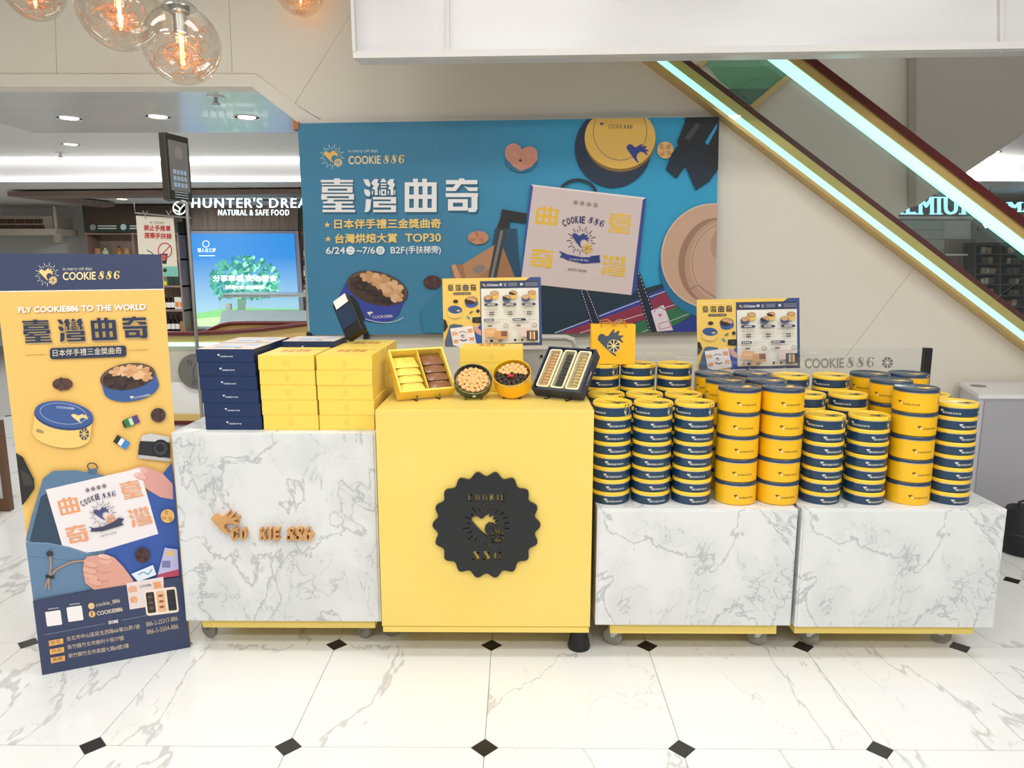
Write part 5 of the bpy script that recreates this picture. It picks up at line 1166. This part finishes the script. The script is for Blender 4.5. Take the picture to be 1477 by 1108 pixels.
# ================================================================== POLE SIGN
sd = 3.62
pp = P(277, 400, sd)
ps = thing('pole_sign', (pp.x, sd, 0), 'dark framed information sign on a slim steel pole', 'sign')
ztop = P(266, 291, sd).z
MB().tube([(pp.x, sd, 0.012), (pp.x, sd, ztop)], 0.009, 12).build('pole', M['steel'], ps)
MB().lathe([(0.16, 0), (0.16, 0.008), (0.14, 0.012)], 28, (pp.x, sd, 0)).build('base', M['steel'], ps)
MB().tube([(pp.x, sd, ztop - 0.005), (P(252, 240, sd).x, sd, ztop + 0.012)], 0.009, 10).build('arm', M['steel'], ps)
q = [P(238, 192, 3.56), P(239, 283, 3.56), P(267, 292, 3.72), P(266, 199, 3.72)]
M['bronze_frame'] = mat('dark_bronze', '4A443C', 0.4, 0.4)
fz0, fz1 = P(250, 290, sd).z, P(250, 195, sd).z
sg = Matrix.Translation((P(253.5, 240, sd).x, sd, (fz0 + fz1) / 2)) @ Matrix.Rotation(math.radians(78), 4, 'Z')
hh = (fz1 - fz0) / 2
MB().box(-0.085, 0.085, -0.018, 0.018, -hh, hh).xform(sg).build('frame', M['bronze_frame'], ps, bevel=0.003)
MB().box(-0.068, 0.068, -0.021, -0.017, -hh + 0.045, hh - 0.03).xform(sg).build('panel', mat('grey_sign_face', '8B8A86', 0.3), ps)
A = Art(lambda x, y, off: sg @ Vector((x, -0.021 - off, y)))
for k in range(3):
    for q in range(4): A.rect(-0.05 + 0.026 * q, -0.030 - 0.03 * k, -0.030 + 0.026 * q, -0.010 - 0.03 * k, 'B9D4F0')
for k in range(3): A.line(-0.05, -0.115 + 0.0 - 0.012 * k, 0.05, -0.115 - 0.012 * k, 0.004, 'C8D8E8')
A.ell(0, 0.07, 0.03, 0.03, 'A49A98', n=16); A.build('print', ps)
# no-trolley card hanging from a rod
hc = thing('hanging_notice', P(224, 300, 3.75), 'white notice card with red characters clipped to a thin rod', 'sign')
MB().tube([P(193, 291, 3.75), P(195, 307, 3.75), P(246, 312, 3.75), P(275, 314, 3.64)], 0.004, 6).build('rod', M['steel'], hc)
crd = [(196, 310), (247, 313), (258, 399), (202, 396)]
px_prism([(196, 311), (250, 314), (257, 399), (202, 398)], 3.76, 0.004).build('card', mat('notice_card', 'E4DDCC', 0.5), hc)
for x in (209, 243): MB().tube([P(x - 3, 304, 3.752), P(x, 309, 3.752), P(x, 315, 3.752), P(x + 1, 309, 3.752), P(x + 4, 304, 3.752)], 0.0025, 6).build('clip', M['steel'], hc)
A = Art(plane_fn((0, 3.76, 0), (0, -1, 0)))
RD_ = 'C23A3E'
A.text('為了您的安全', 216, 323, 237, 323.5, 4, '6A6660'); A.text('禁止手推車', 207.5, 332.5, 246, 333.8, 8, RD_, 0.35); A.text('搭乘手扶梯', 208.5, 343.5, 247, 345, 8, RD_, 0.35)
A.path([(212, 361), (218, 364), (222, 368), (236, 370)], 1.2, '2A2624'); A.poly([(231, 366), (242, 366), (240, 381), (233, 380)], '2A2624'); A.poly([(233, 368), (240, 368), (238.5, 376), (234, 376)], 'C86A62'); A.ring(238, 361.5, 10.5, 11.5, 1.5, RD_, n=26); A.line(231, 370, 246, 354, 1.5, RD_)
A.poly([(200.8, 384), (255.6, 384.5), (256.8, 398.5), (201.8, 397.5)], '78C4B4'); A.ell(238, 390, 3, 3, '2A2624', n=12); A.line(232, 390, 240, 390, 1.4, '2A2624')
A.build('print', hc)

# ================================================================== LEFT SHOP (background)
SD = 12.0
# shop fascia wood wall and light box
wp = thing('shop_fascia', P(350, 330, SD), 'grey-brown wooden shop wall around the glowing blue poster', 'wall unit')
for i in range(12):
    x0 = 274 + i * 13; px_prism([(x0, 292), (x0 + 12.7, 292), (x0 + 12.7, 332), (x0, 332)], SD - 0.05, 0.05).build('plank', M['shop_wood'], wp)
lb = thing('light_box', P(350, 470, SD - 0.1), 'glowing blue backlit poster of a green tree under the shop sign', 'light box')
px_prism([(270, 333), (430, 333), (440, 474), (281, 474)], SD - 0.10, 0.08).build('frame', mat('lilac_frame', 'A9A6B4', 0.4), lb)
M['lb'] = bpy.data.materials.new('backlit_sky'); M['lb'].use_nodes = True
_n = M['lb'].node_tree; _b = _n.nodes['Principled BSDF']; _tc = _n.nodes.new('ShaderNodeTexCoord'); _s = _n.nodes.new('ShaderNodeSeparateXYZ'); _r = _n.nodes.new('ShaderNodeValToRGB')
_r.color_ramp.elements[0].color = (*rgb('BFEFFF'), 1); _r.color_ramp.elements[0].position = 0.1
_r.color_ramp.elements[1].color = (*rgb('1495EE'), 1); _r.color_ramp.elements[1].position = 0.75
_n.links.new(_tc.outputs['Generated'], _s.inputs[0]); _n.links.new(_s.outputs[2], _r.inputs[0]); _n.links.new(_r.outputs[0], _b.inputs['Emission Color']); _b.inputs['Emission Strength'].default_value = 0.95; _b.inputs['Base Color'].default_value = (0.05, 0.05, 0.05, 1)
px_prism([(274.5, 337), (424, 337), (433, 471), (284, 471)], SD - 0.115, 0.014).build('screen', M['lb'], lb)
A = Art(plane_fn((0, SD - 0.115, 0), (0, -1, 0)), 0.00006, 0.001)
E_ = lambda h: mat('backlit_' + h, h, 0.6, 0, 0.85)
R = random.Random(5)
A.poly([(283, 452), (330, 444), (432, 446), (433, 471), (284, 471)], E_('7FBF7A')); A.poly([(283.5, 460), (340, 455), (433, 458), (433, 471), (284, 471)], E_('B4E0A0'))
A.poly([(342, 425), (356, 425), (354, 446), (360, 450), (336, 450), (343, 446)], E_('6A8C78'))
for k in range(420):
    a = R.uniform(0, 2 * PI); r = math.sqrt(R.random()); x = 353 + 50 * r * math.cos(a); y = 405 + 36 * r * math.sin(a)
    if y > 430: y = 428
    lightness = R.random() + (x - 353) / 160
    A.ell(x, y, R.uniform(2, 4.5), R.uniform(1.5, 3.5), E_(R.choice(['2E7A74', '3F8F80', '4FA48C']) if lightness < 0.75 else R.choice(['8FE0C0', 'A8F0D0', '6CC4A4'])), R.uniform(0, 180), 8)
LWm = mat('backlit_white', 'F4FFFF', 0.5, 0, 1.1)
A.ring(298, 352, 5, 5, 0.8, LWm, n=18); A.text('獵人谷之夢', 286, 364, 312, 364, 6, LWm); A.line(288, 369, 311, 369, 0.8, LWm)
A.text('分享幸福 安心饗食', 308, 406, 400, 406, 9, LWm, 0.3); A.text('新鮮|安全|美味', 326, 418, 382, 418, 6.5, LWm, 0.2)
A.build('print', lb)
# shop sign letters
sgn = thing('shop_sign', P(360, 310, 10.3), 'glowing white shop sign with round tree emblem', 'sign')
SGD = 10.3
def solid_letters(txt, x0, x1, yb, h, D, depth, m, parent, name='letter', sh=0.0, ps_=0.0):
    """standing letters: each one an extruded mesh of its own"""
    def raw(st):
        c = bpy.data.curves.new('t', 'FONT'); c.body = st; c.size = 1; o = bpy.data.objects.new('t', c); COL.objects.link(o); bpy.context.view_layer.update()
        bb = [tuple(v) for v in o.bound_box]; bpy.data.objects.remove(o); bpy.data.curves.remove(c)
        return min(b[0] for b in bb), max(b[0] for b in bb), min(b[1] for b in bb), max(b[1] for b in bb)
    T0, T1, Y0, Y1 = raw(txt); cap = raw('H')[3]
    k = (x1 - x0) / (T1 - T0)
    for i, ch in enumerate(txt):
        if ch == ' ': continue
        e1 = raw(txt[:i + 1])[1]; c0, c1, b0, b1 = raw(ch); w_ = c1 - c0
        vs, fs = glyphs(ch); xa, xb = x0 + (e1 - w_ - T0) * k, x0 + (e1 - T0) * k
        xm = (xa + xb) / 2; xa, xb = xm + (xa - xm) * 0.86, xm + (xb - xm) * 0.86
        ya, yh = yb - b0 / cap * h, (b1 - b0) / cap * h
        f2 = [P(xa + (xb - xa) * u, ya - yh * v, D) for u, v in vs]
        # rim edges = edges used once
        cnt = {}
        for f in fs:
            for a_, b_ in zip(f, f[1:] + f[:1]):
                key = (min(a_, b_), max(a_, b_)); cnt[key] = cnt.get(key, 0) + 1
        n = len(f2); vv = f2 + [p + Vector((0, depth, 0)) for p in f2]
        ff = list(fs) + [tuple(q + n for q in reversed(f)) for f in fs] + [(a_, b_, b_ + n, a_ + n) for (a_, b_), c in cnt.items() if c == 1]
        mb = MB().add(vv, ff)
        if ps_:      # slab serifs on the stems
            for xs in {'E': (xa,), 'M': (xa, xb), 'I': ((xa + xb) / 2,), 'U': (xa, xb), 'P': (xa,), 'R': (xa,), 'A': (), 'K': (xa,), 'T': ((xa + xb) / 2,)}.get(ch, ()):
                for yy in ((yb - h, yb) if ch != 'U' else (yb - h,)):
                    dy = 1.3 if yy < yb - 1 else -1.3
                    mb.prism([P(xs - ps_, yy, D), P(xs + ps_, yy, D), P(xs + ps_, yy + dy, D), P(xs - ps_, yy + dy, D)], (0, depth, 0))
        mb.build(name, m, parent)
solid_letters("HUNTER'S DREAM", 275, 460, 299.5, 13.5, SGD, 0.03, M['sign_on'], sgn)
solid_letters('NATURAL & SAFE FOOD', 314, 417, 310.5, 8, SGD, 0.02, M['sign_on'], sgn)
A = Art(plane_fn((0, SGD, 0), (0, -1, 0)), 0.0002, 0.001)
A.ring(259, 300, 10, 10, 1.6, M['sign_on'], n=24); A.path([(259, 310), (259, 300), (252, 294)], 1.6, M['sign_on']); A.path([(259, 303), (266, 295)], 1.4, M['sign_on']); A.path([(259, 306), (251, 302)], 1.2, M['sign_on'])
A.build('round_emblem', sgn)
px_prism([(240, 287), (470, 287), (470, 289.5), (240, 289.5)], SGD + 0.05, 0.1).build('mounting_beam', mat('dark_beam', '4A4650', 0.5), sgn)
for x in (290, 340, 390, 425):
    px_prism([(x - 0.8, 281), (x + 0.8, 281), (x + 0.8, 288), (x - 0.8, 288)], SGD + 0.06, 0.02).build('rod', M['black'], sgn)
# wood-edged dropped ceiling ring
rg = thing('ceiling_frame', P(250, 285, 9.2), 'walnut-edged dropped ceiling frame over the food shop', 'ceiling frame')
zr = 2.28
def cz(px, py): return PZ(px, py, zr)
# outer tip and inner tip of the triangular wood frame seen edge-on from below
o1, o2, o3 = cz(11, 283), cz(470, 279.5), cz(150, 300)
i2, i1, i3 = cz(470, 283.5), cz(62, 287), cz(165, 298)
MB().prism([o1, o2, i2, i1], (0, 0, 0.06)).build('front_edge', M['shop_trim'], rg)
MB().prism([o1, i1, i3, o3], (0, 0, 0.06)).build('side_edge', M['shop_trim'], rg)
for x, y in ((115, 292), (176, 287)): downlight(x, y, 2.30, 'round downlight inside the walnut ceiling frame', 70)
# shelving left of light box
XL = P(270, 333, SD - 0.1).x - 0.03; X0 = P(122, 335, SD - 0.36).x
def zb(x0, x1, ya, yb, D, t): return MB().box(x0, x1, D, D + t, P(200, yb, D).z, P(200, ya, D).z)
sh = thing('shop_shelving', P(200, 480, SD), 'grey-brown wooden shop shelving with dark header board', 'shelving')
zb(X0, XL, 335, 480, SD, 0.04).build('back_board', M['shop_wood'], sh)
zb(X0, XL, 296, 335, SD - 0.36, 0.34).build('header', mat('dark_green_header', '2C3A2E', 0.5), sh)
A = Art(plane_fn((0, SD - 0.36, 0), (0, -1, 0)), 0.0002, 0.001)
A.poly([(122, 296), (263, 296), (263, 320), (122, 324)], '4A3C30'); A.ell(134, 328, 4.5, 4.5, '9A9A8E', n=14); A.ell(178, 327.5, 4.5, 4.5, 'B8D4D8', n=14); [A.line(x_, y_, x_ + w_, y_, 1.6, 'D8DCD4') for x_, w_ in ((141, 27), (187, 25)) for y_ in (326, 329.5)]
A.build('print', sh)
for yy in (337, 374, 413, 448, 480): zb(X0, XL, yy - 1, yy + 1.5, SD - 0.36, 0.36).build('shelf', M['shop_trim'], sh)
for xx in (X0, (X0 + XL) / 2, XL - 0.028): zb(xx, xx + 0.028, 335.5, 482, SD - 0.362, 0.36).build('upright', M['shop_trim'], sh)
def shelf_item(name, cat, label, px, pyb, wpx, hpx, m, kind, D=SD - 0.2, grp='goods on the food shop shelves', capm=None, labm=None, zr=None):
    b = P(px, pyb, D)
    if zr: b.z = P(px, zr[0], zr[1]).z + 0.002
    sc = (P(px + 1, pyb, D).x - b.x); r = wpx * sc / 2; h = hpx * sc
    t = thing(name, (b.x, D, b.z), label, cat, grp)
    if kind == 'bottle':
        MB().lathe([(r, 0), (r, h * 0.55), (r * 0.8, h * 0.66), (r * 0.35, h * 0.74), (r * 0.35, h * 0.9)], 14).build('body', m, t, world=False)
        MB().lathe([(r * 0.4, h * 0.9), (r * 0.4, h)], 12).build('cap', capm or M['black'], t, world=False)
        if labm: MB().lathe([(r * 1.02, h * 0.12), (r * 1.02, h * 0.42)], 14, cap0=False, cap1=False).build('label', labm, t, world=False)
    elif kind == 'jar':
        MB().lathe([(r * 0.95, 0), (r, h * 0.08), (r, h * 0.75), (r * 0.85, h * 0.8)], 14).build('body', m, t, world=False)
        MB().lathe([(r * 0.9, h * 0.8), (r * 0.9, h)], 14).build('lid', capm or M['black'], t, world=False)
        if labm: MB().lathe([(r * 1.02, h * 0.15), (r * 1.02, h * 0.6)], 14, cap0=False, cap1=False).build('label', labm, t, world=False)
    else:
        MB().box(-r, r, -r * 0.6, r * 0.6, 0, h).build('carton', m, t, world=False, bevel=0.003)
        if labm: MB().box(-r * 0.7, r * 0.7, -r * 0.6 - 0.002, -r * 0.6, h * 0.2, h * 0.6).build('label', labm, t, world=False)
PK = mat('kraft_card', 'B08458', 0.6); WHT = mat('white_label', 'E8E6E0', 0.5); WINE = mat('dark_wine', '17130F', 0.15); REDC = mat('red_cap', '8A2A22', 0.4)
for x, xl in ((142, 'kraft pot beside the clear bottle on the top shelf'), (184, 'kraft pot beside the amber bottle on the top shelf'), (253, 'kraft pot behind the hanging notice')): shelf_item('kraft_pot', 'pot', xl, x, 373, 10, 14, PK, 'jar', capm=PK, zr=(373, SD - 0.36))
shelf_item('oil_bottle', 'bottle', 'clear bottle with yellow label on the top shelf', 153, 373, 9, 17, mat('pale_oil', 'C8CCB0', 0.1), 'bottle', labm=mat('yellow_label', 'C9C84A', 0.5), zr=(373, SD - 0.36))
shelf_item('oil_bottle', 'bottle', 'amber oil bottle on the top shelf', 173, 373, 9, 17, mat('amber_oil', 'B07A28', 0.1), 'bottle', zr=(373, SD - 0.36))
for x in (247.5, 257): shelf_item('dark_carton', 'carton', 'dark green carton above the jars', x, 412, 9, 24, mat('dark_green_card', '1E3A34', 0.5), 'box', zr=(412, SD - 0.36))
shelf_item('yellow_carton', 'carton', 'low yellow carton with white tag on the shelf', 237.5, 412, 9, 6, mat('yellow_green_card', 'C8C83A', 0.5), 'box', zr=(412, SD - 0.36), D=SD - 0.26)
for x in (238.5, 244.5, 250.5): shelf_item('sauce_jar', 'jar', 'dark sauce jar with white label on the shelf above wine', x, 447, 6, 16, WINE, 'jar', capm=M['black'], labm=WHT, zr=(447, SD - 0.36))
for x in (257, 263.5): shelf_item('snack_bag', 'bag', 'white snack pack beside the dark sauce jars', x, 447, 7, 17, mat('white_pack', 'D8D4C8', 0.5), 'box', labm=mat('orange_label', 'D8863A', 0.5), zr=(447, SD - 0.36))
for x in (238, 244.5, 251, 257.5): shelf_item('wine_bottle', 'bottle', 'dark wine bottle with white label on the lowest shelf', x, 479, 6, 25, WINE, 'bottle', capm=REDC, labm=WHT, zr=(479, SD - 0.36))
shelf_item('cardboard_box', 'box', 'brown cardboard box beside the wine bottles', 266, 479, 9, 14, mat('brown_card', '9A7048', 0.6), 'box', D=SD - 0.2, zr=(479, SD - 0.36))
# shelving right of light box
sr = thing('shop_shelving', P(438, 480, SD), 'narrow wooden shelf unit with jars between glowing poster and banner', 'shelving')
px_prism([(434, 300), (470, 300), (470, 500), (446, 500)], SD + 0.02, 0.04).build('back_board', M['shop_wood'], sr)
px_prism([(432, 300), (470, 300), (470, 330), (434, 330)], SD - 0.3, 0.28).build('header', mat('dark_green_header', '2C3A2E', 0.5), sr)
for yy in (336, 373, 402, 430): px_prism([(434 + (yy - 330) * 0.06, yy - 1), (470, yy - 1), (470, yy + 1.5), (434 + (yy - 330) * 0.06, yy + 1.5)], SD - 0.3, 0.32).build('shelf', M['shop_trim'], sr)
for yb in (372, 401, 429):
    for x in (441, 447, 453): shelf_item('sauce_jar', 'jar', 'brown jar with white label beside the teal banner', x, yb, 5.5, 17, mat('brown_sauce', '5A4434', 0.2), 'jar', capm=M['steel'], labm=WHT, grp='jars beside the banner', zr=(yb, SD - 0.3))
# air conditioner and white store front on the far left
acn = thing('air_conditioner', P(30, 345, 11.6), 'beige wall air conditioner above a glass screen', 'air conditioner')
px_prism([(-60, 312), (76, 312), (78, 336), (-60, 336)], 11.7, 0.5).build('body', mat('beige_plastic', 'B8AE9E', 0.5), acn)
px_prism([(-60, 330), (80, 330), (80, 339), (-60, 340)], 11.6, 0.6).build('tray', mat('cream_plastic', 'CFC6B4', 0.5), acn)
for k in range(5):
    px_prism([(-4 + 13.2 * k, 316), (8 + 13.2 * k, 316), (8 + 13.2 * k, 322.5), (-4 + 13.2 * k, 322.5)], 11.69, 0.02).build('vent', mat('vent_brown', '5A3E2E', 0.6), acn)
    px_prism([(-2 + 13.2 * k, 324.5), (10 + 13.2 * k, 324.5), (12 + 13.2 * k, 330), (0 + 13.2 * k, 330)], 11.69, 0.02).build('vent', mat('vent_brown', '5A3E2E', 0.6), acn)
px_prism([(76, 298), (79, 298), (83, 338), (79, 338)], 11.65, 0.03).build('pipe', mat('cream_plastic', 'CFC6B4', 0.5), acn)
px_prism([(77, 338), (87, 338), (86, 350), (78, 350)], 11.62, 0.08).build('junction_box', mat('beige_plastic', 'B8AE9E', 0.5), acn)
# display fridge
dfD = 8.2
df = thing('display_fridge', P(380, 465, dfD), 'glass food display counter in front of the glowing poster', 'display case')
MB().box(P(314, 466, dfD).x, P(460, 466, dfD).x, dfD, dfD + 0.8, 0, P(380, 466, dfD).z).build('base', M['white_gloss'], df)
px_prism([(320, 448), (460, 448), (460, 466), (316, 466)], dfD + 0.02, 0.05).build('front_panel', mat('pale_blue_panel', 'CFE4EE', 0.3), df)
px_prism([(313, 466), (316, 432), (323, 425), (460, 425), (460, 448), (316, 448)], dfD - 0.02, 0.012).build('glass_front', M['glass'], df)
px_prism([(322, 424), (460, 424), (460, 428), (318, 430)], dfD - 0.02, 0.5).build('top_shelf', mat('white_glass_top', 'DCE6E8', 0.2), df)
for x, l_ in ((330, 'pale food carton inside the glass display counter'),): shelf_item('food_carton', 'carton', l_, x, 447, 8, 9, WHT, 'box', D=dfD + 0.1, grp='goods in the display counter')
# gold rail of the lower escalator entrance
gr = thing('gold_balustrade', P(340, 500, 6.4), 'low gold balustrade with maroon rail in front of the food shop', 'balustrade')
GD = 6.4
px_prism([(225, 482), (300, 481), (350, 477), (400, 473), (470, 468), (470, 500), (225, 500)], GD, 0.06).build('gold_panel', M['gold'], gr)
MB().tube([P(x, y, GD - 0.02) for x, y in ((225, 482), (280, 481.5), (330, 479), (380, 475), (420, 470), (470, 464))], 0.022, 10).build('handrail', M['handrail'], gr)
MB().tube([P(x, y, GD + 0.12) for x, y in ((296, 480), (306, 474), (318, 469.5), (332, 467), (360, 466), (400, 466), (470, 466))], 0.018, 10).build('rear_handrail', M['handrail'], gr)
px_prism([(300, 478), (318, 471), (335, 468.5), (470, 467.5), (470, 478)], GD + 0.13, 0.03).build('gold_panel', M['gold'], gr)
px_prism([(225, 494.5), (360, 494.5), (360, 499.5), (225, 499.5)], GD - 0.03, 0.03).build('light_strip', M['teal_light'], gr)
px_prism([(225, 500), (470, 500), (470, 612), (225, 612)], GD - 0.0, 0.02).build('lower_panel', M['column'], gr)
px_prism([(225, 552), (470, 552), (470, 598), (225, 598)], GD - 0.02, 0.02).build('white_panel', M['white_paint'], gr)
MB().lathe([(0.16, -0.003), (0.16, 0.003)], 36).xform(Matrix.Translation(P(283, 536, GD - 0.04)) @ Matrix.Rotation(PI / 2, 4, 'X')).build('round_sign', mat('grey_disc', '6A6862', 0.3), gr)
A = Art(plane_fn((0, GD - 0.0435, 0), (0, -1, 0))); A.text('N', 271, 527, 277, 527, 8, '3A3834'); A.ring(287, 538, 9, 14, 1, '3A3834', n=24); A.text('S', 276, 556, 283, 556, 7, '3A3834'); A.build('print', gr)
px_prism([(225, 598), (470, 598), (470, 607), (225, 607)], GD - 0.05, 0.08).build('gold_skirt', M['gold'], gr)
px_prism([(225, 607), (470, 607), (470, 613), (225, 613)], GD - 0.05, 0.08).build('maroon_skirt', M['handrail'], gr)
px_prism([(225, 613), (470, 613), (475, 668), (225, 668)], GD - 0.03, 0.06).build('base_panel', M['steel'], gr)
# framed glass panel at the far left floor
lp0 = PZ(14, 738, 0.0)
lg = thing('framed_screen', (lp0.x - 0.35, lp0.y, 0), 'brown-framed pale glass screen standing on the floor left of the poster', 'screen')
lx = lp0.x
MB().box(lx - 0.03, lx, lp0.y, lp0.y + 0.04, 0, 0.55).build('frame_post', mat('brown_frame', '6A4A34', 0.5), lg)
MB().box(lx - 0.9, lx - 0.03, lp0.y, lp0.y + 0.04, 0, 0.075).build('frame_bottom', mat('brown_frame', '6A4A34', 0.5), lg)
MB().box(lx - 0.9, lx - 0.03, lp0.y, lp0.y + 0.04, 0.53, 0.55).build('frame_top', mat('brown_frame', '6A4A34', 0.5), lg)
MB().box(lx - 0.9, lx - 0.03, lp0.y + 0.015, lp0.y + 0.022, 0.075, 0.53).build('pane', mat('pale_green_pane', 'C9D2CA', 0.15), lg)
MB().box(lx - 0.9, lx - 0.87, lp0.y, lp0.y + 0.04, 0.075, 0.53).build('frame_post', mat('brown_frame', '6A4A34', 0.5), lg)

# ================================================================== RIGHT SHOP (background)
rs = thing('shop_sign', P(1390, 310, 9.6), 'glowing cyan serif shop sign behind the escalator glass', 'sign')
solid_letters('PREMIUM', 1268, 1411, 309, 25, 9.6, 0.04, M['sign_cyan'], rs, 'letter', 0, 4.5)
solid_letters('MA', 1456, 1496, 305.5, 14, 9.6, 0.04, M['sign_cyan'], rs, 'letter', 0, 3)
px_prism([(1290, 312), (1600, 312), (1600, 316), (1290, 316)], 9.62, 0.08).build('mounting_beam', M['steel'], rs)
rw = thing('shop_partition', P(1345, 400, 10.2), 'pale tiled shop partition under the cyan sign', 'wall unit')
for k in range(8):
    px_prism([(1290, 318 + 14 * k), (1362, 318 + 14 * k), (1362, 331.3 + 14 * k), (1290, 331.3 + 14 * k)], 10.2, 0.05).build('tile_course', M['column'], rw)
px_prism([(1362, 318), (1400, 318), (1400, 345), (1362, 345)], 10.25, 0.05).build('panel', mat('cream_panel', 'D8CFC0', 0.5), rw)
px_prism([(1362, 345), (1408, 345), (1408, 420), (1362, 420)], 10.2, 0.05).build('panel', M['shop_wood'], rw)
px_prism([(1364, 366), (1405, 366), (1405, 369), (1364, 369)], 10.1, 0.1).build('shelf', mat('white_shelf', 'E4E0DA', 0.4), rw)
rk = thing('goods_rack', P(1450, 480, 10.0), 'dark wooden goods rack full of cartons behind the escalator', 'shelving')
px_prism([(1406, 350), (1600, 350), (1600, 500), (1406, 500)], 10.2, 0.04).build('back_board', mat('dark_rack', '3A3A3C', 0.5), rk)
for yy in (352, 366, 380, 395, 410, 426, 442, 460): px_prism([(1406, yy), (1600, yy), (1600, yy + 1.5), (1406, yy + 1.5)], 9.95, 0.25).build('shelf', mat('rack_shelf', '4A4844', 0.5), rk)
for xx in (1406, 1442, 1478): px_prism([(xx, 350), (xx + 2, 350), (xx + 2, 500), (xx, 500)], 9.95, 0.25).build('upright', mat('rack_shelf', '4A4844', 0.5), rk)
R = random.Random(11)
for yb in (366, 380, 395, 410, 426, 442, 460):
    x = 1413
    while x < 1476:
        wpx = R.choice((6, 8, 10)); 
        if not (1437 < x + wpx and x < 1448) and x + wpx < 1474: (lambda cn: shelf_item('goods_carton', 'carton', '%s carton on the %s tier of the dark rack behind the escalator' % (cn[0], NTH[(366, 380, 395, 410, 426, 442, 460).index(yb)]), x + wpx / 2, yb, wpx - 1, R.uniform(7.5, 9.5), mat('carton_card', cn[1], 0.5), 'box', D=10.05, grp='cartons on the dark rack', zr=(yb, 9.95)))(R.choice((('grey', '5A5A58'), ('stone', '8A867C'), ('dark teal', '3C4A4A'), ('tan', 'A89478'), ('off-white', 'B8B4A8'), ('brown', '6A4A3A'))))
        x += wpx
tp_ = P(1424, 312, 9.2)
rl = thing('wire_pendant', tp_, 'small black wire-cage pendant over the goods rack', 'lamp')
MB().tube([tp_, (tp_.x, 9.2, 2.36)], 0.004, 6).build('cord', M['black'], rl)
for k in range(8):
    a = k * PI / 4; MB().tube([tp_, tp_ + Vector((0.05 * math.cos(a), 0.05 * math.sin(a), -0.06)), tp_ + Vector((0.10 * math.cos(a), 0.10 * math.sin(a), -0.17))], 0.004, 5).build('cage_wire', M['black'], rl)
MB().lathe([(0.01, -0.14), (0.035, -0.10), (0.03, -0.06), (0.012, -0.03)], 14, tp_).build('bulb', M['lamp_on'], rl)
